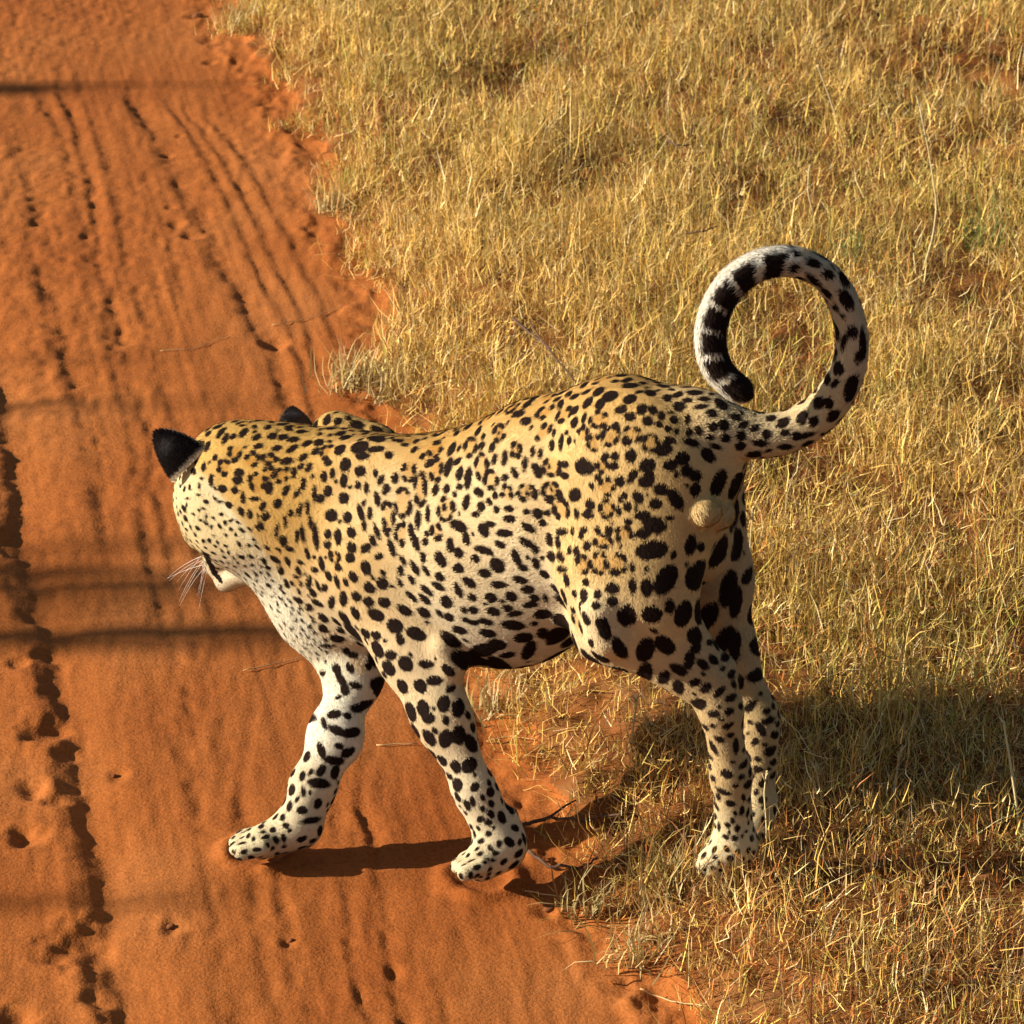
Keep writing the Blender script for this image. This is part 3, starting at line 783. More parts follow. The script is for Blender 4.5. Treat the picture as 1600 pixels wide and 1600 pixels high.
# noise on outlines; soft darkening of colour inside rosettes
FIELD += 0.0007 * noise3(BV * 150, 51) + 0.0006 * noise3(BV * 330, 52) - .0004
cin = sstep(0.003, -0.004, CORE)
BASE = BASE * (1 - cin[:, None] * (1 - np.array((.86, .74, .58))))
BASE *= (1 + .07 * noise3(BV * 30, 61) + .05 * noise3(BV * 90, 62))[:, None]
# ridge line of the back and nape: darker gold
# face markings: black lip line
def paint_line(pts, r, target_color=None):
    for k in range(len(pts) - 1):
        n = 8
        for q in range(n + 1):
            u = pts[k][0] + (pts[k + 1][0] - pts[k][0]) * q / n
            v = pts[k][1] + (pts[k + 1][1] - pts[k][1]) * q / n
            i = at_px(u, v, 4)
            hit = [j for (_, j, _) in kd.find_range(BV[i], r)]
            FIELD[hit] = np.minimum(FIELD[hit], -.004)
paint_line([(318, 868), (323, 878), (330, 892), (336, 902), (342, 908)], .0055)
OFFS = WG[:, gi['scrotum']] > .5
FIELD[OFFS] = .02
DARK = np.array((.012, .0065, .0045))

coat_m = material('spotted_coat', rough=0.85, spec=0.05)
nt = coat_m.node_tree
bs = nt.nodes['Principled BSDF']
at = nd(coat_m, 'ShaderNodeAttribute', attribute_name='tint')
af = nd(coat_m, 'ShaderNodeAttribute', attribute_name='spot')
mr = nd(coat_m, 'ShaderNodeMapRange', interpolation_type='SMOOTHSTEP')
mr.inputs['From Min'].default_value, mr.inputs['From Max'].default_value = -0.0012, 0.0014
nt.links.new(af.outputs['Fac'], mr.inputs['Value'])
mx = nd(coat_m, 'ShaderNodeMix', data_type='RGBA')
mx.inputs[6].default_value = (*DARK, 1)
nt.links.new(mr.outputs[0], mx.inputs[0])
nt.links.new(at.outputs['Color'], mx.inputs[7])
nt.links.new(mx.outputs[2], bs.inputs['Base Color'])

root_loc = (0.02, 4.62, 0.0)
leopard = empty('leopard', root_loc)
tag(leopard, 'spotted leopard stepping from the dry grass onto the red track, tail curled into a ring', 'leopard')
RL = np.array(root_loc)
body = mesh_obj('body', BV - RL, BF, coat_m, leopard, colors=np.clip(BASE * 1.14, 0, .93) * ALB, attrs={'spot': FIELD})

# ---- ears
ear_black = material('ear_back', (0.016, 0.012, 0.010), 1.0, attr='tint', spec=0.0)
def make_ear(base, tip, wide, back, cup=.35, rim=.25, spot=.25, tone=(.012, .008, .007)):
    """cupped ear: base centre, tip, half width at the base, direction its back faces"""
    base, tip, back = np.array(base), np.array(tip), np.array(back)
    ax = tip - base; L = np.linalg.norm(ax); ax /= L
    back = back - ax * (back @ ax); back /= np.linalg.norm(back)
    sd = np.cross(ax, back)
    V, C, nu, nv = [], [], 15, 13
    for layer in (0, 1):
        for j in range(nv):
            t = j / (nv - 1)
            w = wide * (1 - t ** 1.75) ** .75 + .0012
            for i in range(nu):
                s = i / (nu - 1) * 2 - 1
                x = w * math.sin(s * 1.45) / math.sin(1.45)
                y = w * cup * (math.cos(s * 1.45) - .3) * (1 - .4 * t) - layer * .003 * (1 - abs(s)) - layer * .0012
                V.append(base + ax * (t * L) + sd * x + back * y)
                edge = max(abs(s), 0)
                if layer == 0:
                    k = 1 if (edge > 1 - rim * .5 and s > 0) or t < .06 else 0
                    C.append((.62, .50, .32) if k else (np.array(tone) + np.array((.30, .27, .24)) * spot * math.exp(-((t - .60) / .13) ** 2 - ((s + .1) / .35) ** 2)))
                else:
                    C.append((.55, .46, .34))
    q = []
    n = nu * nv
    for layer in (0, 1):
        for j in range(nv - 1):
            for i in range(nu - 1):
                a = layer * n + j * nu + i
                f = [a, a + 1, a + nu + 1, a + nu]
                q.append(f if layer == 0 else f[::-1])
    for j in range(nv - 1):
        a, b = j * nu, (j + 1) * nu
        q.append([a, b, n + b, n + a]); q.append([a + nu - 1, n + a + nu - 1, n + b + nu - 1, b + nu - 1])
    return np.array(V), np.array(q), np.array(C)
EARS = [make_ear(JB(297, 728, 4.74), JB(243, 674, 4.76), .0305, (0.1, -1.0, .25)),
        make_ear(JB(464, 672, 4.84), JB(457, 638, 4.86), .026, (.55, -.75, .3), spot=.5, tone=(.085, .058, .040))]
EAROBJ = []
for k, (v, f, c) in enumerate(EARS):
    o = mesh_obj('ear', v - RL, f, ear_black, leopard, colors=c)
    EAROBJ.append(o)

# ---- nose, eyes, whiskers on the far side of the face
def ellipsoid(c, r, n=14):
    V, q = [], []
    for j in range(n + 1):
        th = math.pi * j / n
        for i in range(n):
            ph = 2 * math.pi * i / n
            V.append((c[0] + r[0] * math.sin(th) * math.cos(ph), c[1] + r[1] * math.sin(th) * math.sin(ph), c[2] + r[2] * math.cos(th)))
    for j in range(n):
        for i in range(n):
            a, b = j * n + i, j * n + (i + 1) % n
            q.append([a, a + n, b + n, b])
    return np.array(V), np.array(q)
nose_m = material('nose_leather', (.10, .04, .03), 0.45, spec=.4)
eye_m = material('amber_eye', (.35, .22, .04), 0.08, spec=.6)
v, f = ellipsoid(JB(338, 880, 4.852), (.013, .010, .010))
mesh_obj('nose', v - RL, f, nose_m, leopard)
for (u, vv, Y) in ((300, 800, 4.812), (360, 790, 4.865)):
    v, f = ellipsoid(JB(u, vv, Y), (.011, .011, .011))
    mesh_obj('eye', v - RL, f, eye_m, leopard)

def tube(pts, r0, r1, n=5):
    pts = np.array(pts, float)
    V, q = [], []
    for i, p in enumerate(pts):
        d = pts[min(i + 1, len(pts) - 1)] - pts[max(i - 1, 0)]
        d /= np.linalg.norm(d) + 1e-12
        a = np.cross(d, (0.31, 0.17, 0.93)); a /= np.linalg.norm(a)
        b = np.cross(d, a)
        r = r0 + (r1 - r0) * i / (len(pts) - 1)
        for k in range(n):
            th = 2 * math.pi * k / n
            V.append(p + r * (a * math.cos(th) + b * math.sin(th)))
    for i in range(len(pts) - 1):
        for k in range(n):
            a0, b0 = i * n + k, i * n + (k + 1) % n
            q.append([a0, b0, b0 + n, a0 + n])
    m = len(V)
    V += [pts[0], pts[-1]]
    tri = [[m, (k + 1) % n, k] for k in range(n)] + [[m + 1, m - n + k, m - n + (k + 1) % n] for k in range(n)]
    return np.array(V), np.array(q), np.array(tri)
def merged(parts):
    Vs, Qs, Ts, o = [], [], [], 0
    for v, q, t in parts:
        Vs.append(v); Qs.append(q + o); Ts.append(t + o); o += len(v)
    return np.concatenate(Vs), [np.concatenate(Qs), np.concatenate(Ts)]
whisk_m = material('whisker', (.60, .56, .48), 0.4)
for k in range(13):
    u0, v0 = 322 + RNG.uniform(-4, 8), 866 + RNG.uniform(-6, 16)
    ang = math.radians(RNG.uniform(182, 268))
    L = RNG.uniform(30, 72)
    droop = RNG.uniform(2, 30)
    pts = [JB(u0 + L * t * math.cos(ang), v0 - L * t * math.sin(ang) + droop * t * t, 4.805 + .02 * t) for t in np.linspace(0, 1, 7)]
    v, q, t = tube(pts, .00040, .00010, 4)
    mesh_obj('whisker', v - RL, [q, t], whisk_m, leopard)

# ---- fur: short strands lying along the flow, rooted all over the skin
NF = 260000
tri = np.concatenate([BF[:, [0, 1, 2]], BF[:, [0, 2, 3]]])
ar = np.linalg.norm(np.cross(BV[tri[:, 1]] - BV[tri[:, 0]], BV[tri[:, 2]] - BV[tri[:, 0]]), axis=1)
cn = (BN[tri].mean(1) @ np.array([-.1, -math.cos(PITCH), math.sin(PITCH)]))
wgt = ar * np.where(cn > -.35, 1.0, .25)
pick = RNG.choice(len(tri), NF, p=wgt / wgt.sum())
b1, b2 = RNG.random(NF), RNG.random(NF)
fl = b1 + b2 > 1
b1[fl], b2[fl] = 1 - b1[fl], 1 - b2[fl]
bw = np.stack([1 - b1 - b2, b1, b2], 1)
def lerp(A):
    return np.einsum('nk,nk...->n...', bw, A[tri[pick]])
fp, fnn, ff, fb, ffield, flen = lerp(BV), lerp(BN), lerp(FLOW), lerp(BASE), lerp(FIELD), lerp(FUR)
fnn /= np.linalg.norm(fnn, axis=1)[:, None]
ff = ff + RNG.normal(0, .22, (NF, 3))
ff -= fnn * np.sum(ff * fnn, 1)[:, None]
ff /= np.linalg.norm(ff, axis=1)[:, None]
sd = np.cross(fnn, ff)
flen = flen * RNG.uniform(.55, 1.15, NF)
lift = RNG.uniform(.12, .30, NF)
wd = RNG.uniform(.00035, .0006, NF)
midp = fp + (ff * .5 + fnn * (lift * .62)[:, None]) * flen[:, None]
tipp = fp + (ff * .96 + fnn * (lift * .85)[:, None]) * flen[:, None] + sd * (RNG.normal(0, .08, NF) * flen)[:, None]
rootp = fp - fnn * .0008
FVt = np.stack([rootp - sd * wd[:, None], rootp + sd * wd[:, None], midp + sd * (wd * .8)[:, None], midp - sd * (wd * .8)[:, None], tipp], 1).reshape(-1, 3)
dk = sstep(.0010, -.0008, ffield + RNG.normal(0, .0005, NF))[:, None]
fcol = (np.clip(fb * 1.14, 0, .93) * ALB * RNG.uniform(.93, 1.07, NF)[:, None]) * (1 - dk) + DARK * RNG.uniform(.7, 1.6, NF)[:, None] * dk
base_i = np.arange(NF)[:, None] * 5
FQ = base_i + np.array([[0, 1, 2, 3]])
FT = base_i + np.array([[3, 2, 4]])
for (ev, ef, ec) in EARS:
    m = 5000
    ef = ef[:14 * 12]                                # the back of the ear only
    et = np.concatenate([ef[:, [0, 1, 2]], ef[:, [0, 2, 3]]])
    ar = np.linalg.norm(np.cross(ev[et[:, 1]] - ev[et[:, 0]], ev[et[:, 2]] - ev[et[:, 0]]), axis=1)
    pk = RNG.choice(len(et), m, p=ar / ar.sum())
    w = RNG.dirichlet((1, 1, 1), m)
    p0 = np.einsum('nk,nkc->nc', w, ev[et[pk]])
    c0 = np.einsum('nk,nkc->nc', w, ec[et[pk]])
    nn = np.cross(ev[et[pk][:, 1]] - ev[et[pk][:, 0]], ev[et[pk][:, 2]] - ev[et[pk][:, 0]]); nn /= np.linalg.norm(nn, axis=1)[:, None] + 1e-9
    dd = (ev[-8] - ev[7]); dd /= np.linalg.norm(dd)
    dd = dd + RNG.normal(0, .45, (m, 3)); dd -= nn * np.sum(dd * nn, 1)[:, None]; dd /= np.linalg.norm(dd, axis=1)[:, None]
    ss = np.cross(nn, dd); L_ = RNG.uniform(.003, .0065, m)[:, None]; w_ = RNG.uniform(.0004, .0007, m)[:, None]
    md, tp = p0 + (dd * .5 + nn * .2) * L_, p0 + (dd + nn * .35) * L_
    FVt = np.concatenate([FVt, np.stack([p0 - ss * w_, p0 + ss * w_, md + ss * w_ * .8, md - ss * w_ * .8, tp], 1).reshape(-1, 3)])
    fcol = np.concatenate([fcol, c0 * RNG.uniform(.6, 1.5, m)[:, None]])
NF = len(fcol)
base_i = np.arange(NF)[:, None] * 5
FQ = base_i + np.array([[0, 1, 2, 3]])
FT = base_i + np.array([[3, 2, 4]])
fur_m = material('fur', rough=0.85, attr='tint', spec=0.05)
fur = mesh_obj('fur', FVt - RL, [FQ, FT], fur_m, leopard, colors=np.repeat(fcol, 5, 0))
tag(fur, kind='stuff')

# ------------------------------------------------------------------ grass
def grass_mat(name, trans=.25):
    m = bpy.data.materials.new(name)
    m.use_nodes = True
    t = m.node_tree
    b = t.nodes['Principled BSDF']
    b.inputs['Roughness'].default_value = .6
    b.inputs['Specular IOR Level'].default_value = .25
    a = t.nodes.new('ShaderNodeAttribute'); a.attribute_name = 'tint'
    t.links.new(a.outputs['Color'], b.inputs['Base Color'])
    tr = t.nodes.new('ShaderNodeBsdfTranslucent')
    t.links.new(a.outputs['Color'], tr.inputs['Color'])
    mixs = t.nodes.new('ShaderNodeMixShader')
    mixs.inputs[0].default_value = trans
    t.links.new(b.outputs[0], mixs.inputs[1]); t.links.new(tr.outputs[0], mixs.inputs[2])
    t.links.new(mixs.outputs[0], t.nodes['Material Output'].inputs['Surface'])
    return m
grass_m = grass_mat('dry_grass', .14)
PAL = .84 * np.array([(.80, .55, .175), (.74, .46, .105), (.48, .285, .06), (.88, .70, .33), (.52, .41, .075), (.30, .30, .05), (.46, .16, .036), (.15, .058, .022)])

def blades(x, y, L, width, lean, colr, segs=3, curl=.6, rng=RNG, lift=0.0):
    """curved tapering blades rooted at x, y"""
    n = len(x)
    z = height(x, y) - .003 + lift
    az = rng.uniform(0, 2 * math.pi, n)
    dr = np.stack([np.cos(az), np.sin(az), 0 * az], 1)
    bend = rng.normal(0, curl, n)
    pos = np.stack([x, y, z], 1)
    th = lean.copy()
    rows = []
    faz = az + rng.uniform(0, math.pi, n)
    sdir = np.stack([np.cos(faz), np.sin(faz), 0 * faz], 1)
    yaw = rng.normal(0, .6, n)
    for s in range(segs + 1):
        w = width * (1 - (s / segs) ** 1.6) if s < segs else 0 * width
        if s < segs:
            rows.append(pos - sdir * w[:, None] * .5); rows.append(pos + sdir * w[:, None] * .5)
            st = (L / segs)[:, None]
            pos = pos + st * (dr * np.sin(th)[:, None] + np.array([0, 0, 1.]) * np.cos(th)[:, None])
            th = th + bend
            az = az + yaw
            dr = np.stack([np.cos(az), np.sin(az), 0 * az], 1)
            pos[:, 2] = np.maximum(pos[:, 2], z + .003 + .01 * (s % 2))
        else:
            rows.append(pos)
    V = np.stack(rows, 1)
    k = V.shape[1]
    base = np.arange(n)[:, None] * k
    Q = np.concatenate([base + np.array([[2 * s, 2 * s + 1, 2 * s + 3, 2 * s + 2]]) for s in range(segs - 1)])
    T = base + np.array([[2 * segs - 2, 2 * segs - 1, 2 * segs]])
    return V.reshape(-1, 3), Q, T, np.repeat(colr, k, 0)

def scatter(n, x0, x1, y0, y1, dens):
    x, y = RNG.uniform(x0, x1, n), RNG.uniform(y0, y1, n)
    m = RNG.random(n) < dens(x, y)
    return x[m], y[m]
def in_view(x, y, mar):
    return (np.abs(x) < (y * .146 + .2) + mar)
def dens_main(x, y):
    e = side(x, y)
    d = sstep(-.01, .07, e + .07 * fbm2(x * 7, y * 7, 2, 71))
    d = d * np.clip(.72 + .6 * fbm2(x * 6, y * 5, 3, 72), .10, 1)
    # thin red patches
    for (u, v, r) in ((1540, 120, .22), (1330, 30, .12), (800, 1290, .10), (870, 1240, .08), (430, 120, .16), (1250, 200, .1)):
        c = G(u, v, .06)
        d = d * (1 - .8 * np.exp(-(((x - c[0]) / r) ** 2 + ((y - c[1]) / (r * 1.3)) ** 2)))
    d = d * (1 - .38 * sstep(4.75, 4.40, y) * (.2 + .5 * (fbm2(x * 7, y * 7, 2, 74) > 0)))
    return d * in_view(x, y, 1.0)
def grass_color(x, y):
    n = len(x)
    near = sstep(4.85, 4.45, y + .12 * fbm2(x * 4, y * 4, 2, 84))                                   # the short reddish growth in the foreground
    f = fbm2(x * 2.6, y * 2.2, 3, 81); g = fbm2(x * 3.3 + 40, y * 3.3, 3, 82); h = fbm2(x * 6, y * 6, 2, 83)
    w = np.stack([1.1 + .5 * f, 1.0 + .6 * f, .8 + 0 * f, .35 + .25 * h + .1 * near, .55 - .5 * f + .2 * near, np.clip(.20 + .45 * g, .02, 2), np.clip(.24 - .4 * f + 1.3 * near + .3 * h, .04, 2), np.clip(.22 + .8 * near - .2 * f, .04, 1.5)], 1)
    w = np.clip(w, .01, 9); w /= w.sum(1)[:, None]
    c = (w.cumsum(1) > RNG.random(n)[:, None]).argmax(1)
    col = PAL[c] * np.clip(RNG.lognormal(0, .32, n), .4, 1.6)[:, None]
    return col
X0, X1, Y0, Y1 = -1.3, 2.75, 3.95, 9.9
parts = []
# standing blades
x, y = scatter(373000, X0, X1, Y0, Y1, dens_main)
n = len(x)
clump = np.clip(.85 + .55 * fbm2(x * 9, y * 7, 2, 91), .3, 1.8)
L = RNG.gamma(5, .0155, n) * clump * (1 - .25 * sstep(4.95, 4.5, y)) * (.55 + .45 * sstep(0, .15, side(x, y)))
parts.append(blades(x, y, np.clip(L, .015, .24), RNG.uniform(.0009, .0025, n), np.abs(RNG.normal(.50, .50, n)), grass_color(x, y), 3, .70))
# matted curled litter
x, y = scatter(229000, X0, X1, Y0, Y1, dens_main)
n = len(x)
parts.append(blades(x, y, RNG.uniform(.03, .12, n), RNG.uniform(.0010, .0026, n), RNG.uniform(.8, 1.6, n), grass_color(x, y) * np.array((1, .93, .9)), 3, .6))
# crisp curled leaf ends and seed heads caught among the stems
x, y = scatter(277000, X0, X1, Y0, Y1, dens_main)
n = len(x)
parts.append(blades(x, y, RNG.gamma(4, .0095, n), RNG.uniform(.0009, .0024, n), RNG.uniform(.1, 1.7, n), grass_color(x, y) * np.array((1.1, 1.1, 1.15)), 2, .8, lift=RNG.uniform(.01, .075, n) * sstep(.0, .12, side(x, y))))
def join(parts):
    Vs, Qs, Ts, Cs, o = [], [], [], [], 0
    for v, q, t, c in parts:
        Vs.append(v); Qs.append(q + o); Ts.append(t + o); Cs.append(c); o += len(v)
    return np.concatenate(Vs), [np.concatenate(Qs), np.concatenate(Ts)], np.concatenate(Cs)
v, f, c = join(parts)
tag(mesh_obj('dry_grass', v, f, grass_m, colors=c, smooth=False), 'dry golden grass covering the verge beside the track', kind='stuff')

# ------------------------------------------------------------------ small things that can be told apart
straw_m = material('straw', (.46, .27, .11), .6)
pale_m = material('pale_stalk', (.50, .40, .20), .6)
twig_m = material('dark_twig', (.085, .045, .025), .8)
def on_ground(u, v, up=0.0):
    p = G(u, v, 0.03)
    for _ in range(6):
        p = G(u, v, float(height(p[0], p[1])) + up)
    return p
def stem(name, px, up, r0, r1, mat, label, cat, group=None, side_px=()):
    pts = []
    for k in range(len(px) - 1):
        for t in np.linspace(0, 1, 6, endpoint=False):
            pts.append((px[k][0] + (px[k + 1][0] - px[k][0]) * t, px[k][1] + (px[k + 1][1] - px[k][1]) * t))
    pts.append(px[-1])
    W = np.array([on_ground(u, v, up) for u, v in pts])
    W[1:-1] += RNG.normal(0, r0 * .5, (len(W) - 2, 3))
    org = W[0].copy()
    v, q, t = tube(W - org, r0, r1, 6)
    Ps = [(v, q, t)]
    for sp in side_px:
        S = np.array([on_ground(u, vv, up + .006 * k) for k, (u, vv) in enumerate(sp)])
        Ps.append(tube(S - org, r0 * .7, r1 * .6, 5))
    v, f = merged(Ps)
    o = mesh_obj(name, v, f, mat)
    o.location = org
    tag(o, label, cat, group)
def upright(name, px, mat, r0, r1, label, cat, group=None, heads=0):
    """a standing stalk: foot on the ground, the rest above it at about the same distance"""
    foot = on_ground(*px[0])
    W = [foot]
    for (u, v) in px[1:]:
        W.append(J(u, v, foot[1] + .01 * len(W)))
    W = np.array(W)
    T = np.linspace(0, len(W) - 1, 14)
    W = np.stack([np.interp(T, np.arange(len(W)), W[:, c]) for c in range(3)], 1)
    Ps = [tube(W - foot, r0, r1, 6)]
    for k in range(heads):
        b = W[-1 - k % 5]; d = RNG.normal(0, .006, 3) + np.array((0, 0, .010))
        Ps.append(tube(np.array([b, b + d * .6, b + d]) - foot, r0 * .9, r1 * .5, 4))
    v, f = merged(Ps)
    o = mesh_obj(name, v, f, mat)
    o.location = foot
    tag(o, label, cat, group)
GS = 'dry straws lying on the red track'
stem('straw', [(588, 1164), (652, 1162)], .003, 0.00112, 0.00087, straw_m, 'short pale straw lying on the sand between the two front legs', 'straw', GS)
stem('straw', [(380, 1048), (440, 1035), (505, 1018)], .003, 0.00087, 0.00062, straw_m, 'long thin straw lying on the sand just left of the chest', 'straw', GS)
stem('straw', [(250, 548), (300, 545), (355, 524)], .003, 0.00081, 0.00056, straw_m, 'bent thin straw on the sand straight above the leopard head', 'straw', GS)
stem('straw', [(425, 508), (480, 497), (535, 478)], .003, 0.00081, 0.00056, straw_m, 'fine straw lying across the wheel marks near the grass edge', 'straw', GS)
stem('straw', [(820, 1392), (870, 1400), (925, 1410)], .004, 0.00112, 0.00074, straw_m, 'pale straw lying to the right of the left front paw', 'straw', GS)
stem('straw', [(1000, 1545), (1050, 1565), (1105, 1572)], .008, 0.00124, 0.00087, straw_m, 'pale straw at the grass edge at the bottom of the photo', 'straw', GS)
stem('straw', [(760, 1158), (800, 1150), (835, 1156)], .006, 0.00112, 0.00074, straw_m, 'pale straw at the grass edge behind the left front leg', 'straw', GS)
GT_ = 'dead twigs in the grass'
stem('twig', [(800, 497), (856, 544), (897, 594)], .075, .0030, .0016, twig_m, 'dark slanting twig in the grass just above the hump of the back', 'twig', GT_, [[(856, 544), (838, 520), (826, 500)]])
stem('twig', [(1041, 219), (1060, 228), (1078, 226)], .08, .0022, .0014, twig_m, 'small dark twig far up in the grass above the tail ring', 'twig', GT_, [[(1060, 228), (1066, 236)]])
stem('twig', [(1070, 365), (1095, 361), (1122, 353)], .08, .0022, .0014, twig_m, 'dark twig in the grass just above the tail ring left side', 'twig', GT_)
stem('twig', [(810, 1292), (860, 1276), (915, 1282), (985, 1270)], .012, .0030, .0018, twig_m, 'long dark bent twig at the grass edge right of the front leg', 'twig', GT_, [[(860, 1276), (885, 1258), (900, 1250)], [(915, 1282), (935, 1300)]])
stem('twig', [(826, 1330), (858, 1352), (905, 1356), (935, 1340)], .008, .0028, .0016, twig_m, 'dark curved twig lying just behind the left front paw', 'twig', GT_)
GK = 'tall pale grass stalks'
upright('grass_stalk', [(1435, 446), (1458, 370), (1464, 320), (1452, 240), (1437, 168)], pale_m, .0022, .0012, 'tallest pale stalk, bowed, right of and above the tail ring', 'grass stalk', GK, 6)
upright('grass_stalk', [(1314, 215), (1302, 170), (1288, 130), (1276, 100)], pale_m, .0020, .0012, 'leaning pale stalk straight above the top of the tail ring', 'grass stalk', GK, 5)
upright('grass_stalk', [(1279, 378), (1272, 340), (1262, 300), (1264, 262)], pale_m, .0020, .0012, 'pale stalk standing just behind the top of the tail ring', 'grass stalk', GK, 3)
upright('grass_stalk', [(1594, 1300), (1586, 1240), (1575, 1170), (1568, 1130)], pale_m, .0024, .0014, 'thick pale stalk right of the leopard shadow at the photo edge', 'grass stalk', GK, 2)
upright('grass_stalk', [(1398, 1280), (1397, 1235), (1402, 1200), (1408, 1175)], pale_m, .0020, .0010, 'pale stalk standing out against the middle of the leopard shadow', 'grass stalk', GK, 4)
upright('grass_stalk', [(1290, 1290), (1284, 1250), (1278, 1218), (1279, 1205)], pale_m, .0018, .0012, 'short stalk with a pale head in front of the leopard shadow', 'grass stalk', GK, 8)
upright('grass_stalk', [(1196, 1340), (1198, 1290), (1194, 1240), (1198, 1205)], pale_m, .0016, .0010, 'thin stalk close beside the hind paws', 'grass stalk', GK, 3)
upright('grass_stalk', [(985, 1175), (990, 1130), (996, 1088)], pale_m, .0018, .0012, 'pale stalk under the belly, in front of the hind knee', 'grass stalk', GK, 2)
upright('grass_stalk', [(1178, 960), (1174, 900), (1172, 850), (1176, 800)], pale_m, .0018, .0010, 'pale stalk standing just behind the rump', 'grass stalk', GK, 2)

def tuft(u, v, n, hgt, spread, label, cols):
    c = on_ground(u, v)
    x, y = c[0] + RNG.normal(0, spread, n), c[1] + RNG.normal(0, spread, n)
    col = ALB * np.array(cols)[RNG.integers(0, len(cols), n)] * RNG.uniform(.8, 1.2, n)[:, None]
    v_, q, t, cc = blades(x, y, hgt * RNG.uniform(.5, 1.15, n), RNG.uniform(.0018, .0040, n), np.abs(RNG.normal(.55, .35, n)), col, 4, .4)
    o = mesh_obj('grass_tuft', v_ - c, [q, t], grass_m, colors=cc, smooth=False)
    o.location = c
    tag(o, label, 'grass tuft', 'grass tufts along the edge of the track')
DRY = [(.84, .66, .32), (.74, .52, .17), (.70, .50, .2)]
GRN = [(.46, .34, .11), (.38, .27, .08), (.60, .45, .18), (.40, .17, .05)]
tuft(515, 330, 90, .09, .020, 'pale grass tuft where the track edge bulges, high above the leopard back', DRY)
tuft(545, 600, 120, .10, .025, 'pale straggly tuft at the track edge just behind the leopard shoulder', DRY)
tuft(610, 612, 90, .09, .025, 'second pale tuft behind the leopard shoulder, nearer the back', DRY)
tuft(375, 40, 90, .09, .022, 'dry tuft at the track edge at the top of the photo', DRY)
tuft(1030, 1400, 110, .13, .018, 'greenish upright tuft in the foreground left of the hind paws', GRN)
tuft(925, 1430, 80, .08, .020, 'low greenish tuft at the track edge right of the left front paw', GRN)
tuft(1000, 1500, 90, .09, .025, 'dry tuft at the track edge near the bottom of the photo', DRY)
tuft(770, 1110, 80, .08, .022, 'dry tuft at the track edge under the leopard belly', DRY)
tuft(1540, 390, 90, .12, .03, 'green tuft at the right side of the photo, level with the tail ring', [(.16, .26, .06), (.24, .30, .08), (.4, .38, .1)])
tuft(1320, 425, 60, .12, .02, 'green tuft rising right behind the top of the tail ring', [(.16, .26, .06), (.24, .30, .08)])
tuft(1120, 1385, 110, .085, .028, 'dry tuft half hiding the left hind paw', DRY)
tuft(1150, 1400, 120, .085, .028, 'dry tuft in front of the hind paws, nearest the viewer', [(.5, .24, .07), (.6, .42, .15), (.42, .18, .05)])
tuft(1190, 1375, 110, .09, .020, 'reddish dry tuft right in front of the right hind paw', [(.5, .22, .06), (.6, .4, .14), (.40, .17, .05)])

def clod(u, v, r, label, mat):
    c = on_ground(u, v)
    V, q = ellipsoid((0, 0, r * .15), (r, r * .8, r * .55), 12)
    d = noise3(V / r * 1.3 + RNG.uniform(0, 50, 3), 5)
    V = V * (1 + .45 * d + .2 * noise3(V / r * 3.1, 6))[:, None]
    o = mesh_obj('dirt_clod', V, q, mat)
    o.location = c
    tag(o, label, 'dirt clod', 'clods of earth on the track')
clod_m = material('clod_earth', (.15, .05, .016), .95)
for u, v, r, l in ((308, 27, .012, 'dark clod of earth lying at the track edge at the top of the photo'), (180, 1213, .006, 'small dark clod on the sand left of the right front paw'),
                   (455, 1470, .005, 'small clod on smooth sand below the right front paw'), (858, 1421, .008, 'clod at the grass edge just below the left front paw'), (265, 1449, .006, 'dark clod on the sand right of the deep rut near the bottom')):
    clod(u, v, r, l, clod_m)

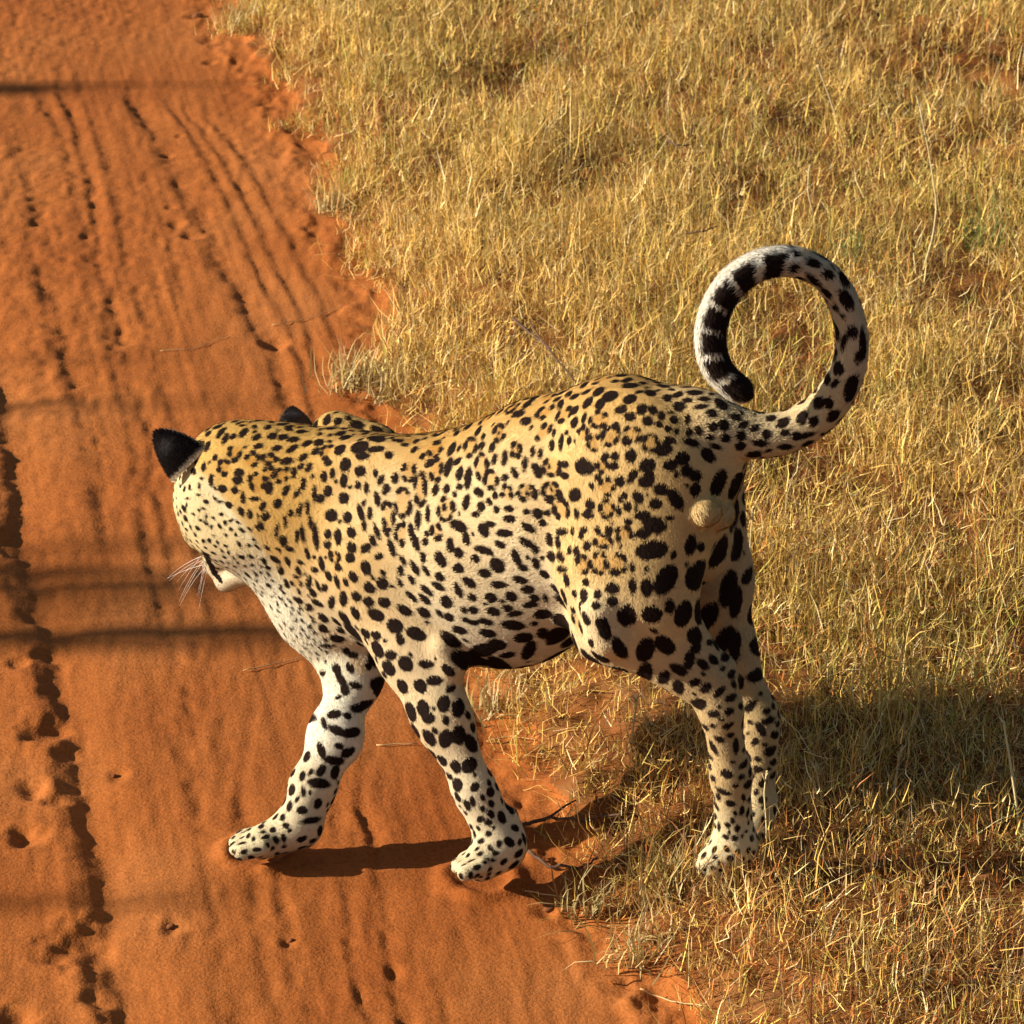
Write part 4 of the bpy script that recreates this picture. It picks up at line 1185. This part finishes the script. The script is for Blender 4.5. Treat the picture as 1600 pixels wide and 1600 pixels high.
# two bare young trees left of the picture: their stems throw the streaks of shade over the track
bark_m = material('grey_bark', (.16, .12, .09), .9)
def bare_tree(x, y, stems, label):
    root = empty('bare_tree', (x, y, float(height(x, y))))
    tag(root, label, 'tree', 'bare young trees left of the track')
    for k, (dy, h, r, lean, dx) in enumerate(stems):
        h *= math.tan(SUN_EL) / .4663
        n = 12
        pts = [np.array([dx * t + .03 * math.sin(7 * t + k), dy * min(1, t * 2.2) + lean * t + .035 * math.sin(5 * t + 2 * k), h * t]) for t in np.linspace(0, 1, n)]
        v, q, t = tube(pts, r, r * .55, 8)
        mesh_obj('trunk' if k == 0 else 'limb', v, [q, t], bark_m, root)
        for j in range(5):
            b = pts[6 + j % 6]
            d = np.array([RNG.normal(0, .3), RNG.normal(0, .12), RNG.uniform(.2, .5)])
            v, q, t = tube([b, b + d * .5 + RNG.normal(0, .02, 3), b + d], r * .28, r * .08, 5)
            mesh_obj('twig', v, [q, t], bark_m, root)
def shade_line(x, v):
    p = G(200, v)
    return p[1] - (p[0] - x) * math.tan(SUN_AZ)
y0 = shade_line(-11.0, 985)
bare_tree(-11.0, y0, [(0, 5.02, .058, 0, 0), (shade_line(-11, 962) - y0, 4.9, .035, 0, 0), (shade_line(-11, 925) - y0, 4.95, .055, 0, 0), (shade_line(-11, 902) - y0, 4.8, .045, .02, 0), (shade_line(-11, 868) - y0, 4.95, .034, .02, 0), (shade_line(-11, 946) - y0, 4.7, .03, 0, 0), (shade_line(-11, 886) - y0, 4.6, .03, 0, 0),
                      (shade_line(-11, 640) - y0, 4.9, .020, .02, 0), (shade_line(-11, 575) - y0, 4.85, .018, .02, 0)], 'bare tree left of the track whose limbs streak shade past the leopard head')
bare_tree(-9.0, shade_line(-9.0, 128), [(0, 3.72, .075, 0, 0), (-.12, 3.5, .03, 0, 0)], 'small bare tree farther up the track, its shade at the top left corner')
bare_tree(-7.0, shade_line(-7.0, 1392), [(0, 3.08, .016, 0, 0), (.16, 2.8, .012, 0, 0)], 'thin bare sapling left of the track, nearest the viewer')
y1 = shade_line(-7.0, 990)
bare_tree(-7.0, y1, [(0, 3.0, .014, .03, 0)] + [(shade_line(-7.0, v) - y1, h, r, ln, 0) for v, h, r, ln in ((962, 3.1, .022, -.07), (938, 3.02, .014, .05), (900, 2.95, .022, .08), (872, 3.0, .016, -.05), (848, 2.8, .012, .06))],
          'slender many-stemmed bare bush left of the track, its shade below the head')
y2 = shade_line(-7.2, 632)
bare_tree(-7.2, y2, [(0, 2.95, .014, .05, 0)] + [(shade_line(-7.2, v) - y2, h, r, ln, 0) for v, h, r, ln in ((606, 3.0, .012, -.08), (570, 2.7, .011, .04))],
          'thin bare bush left of the track, its shade at the level of the ears')
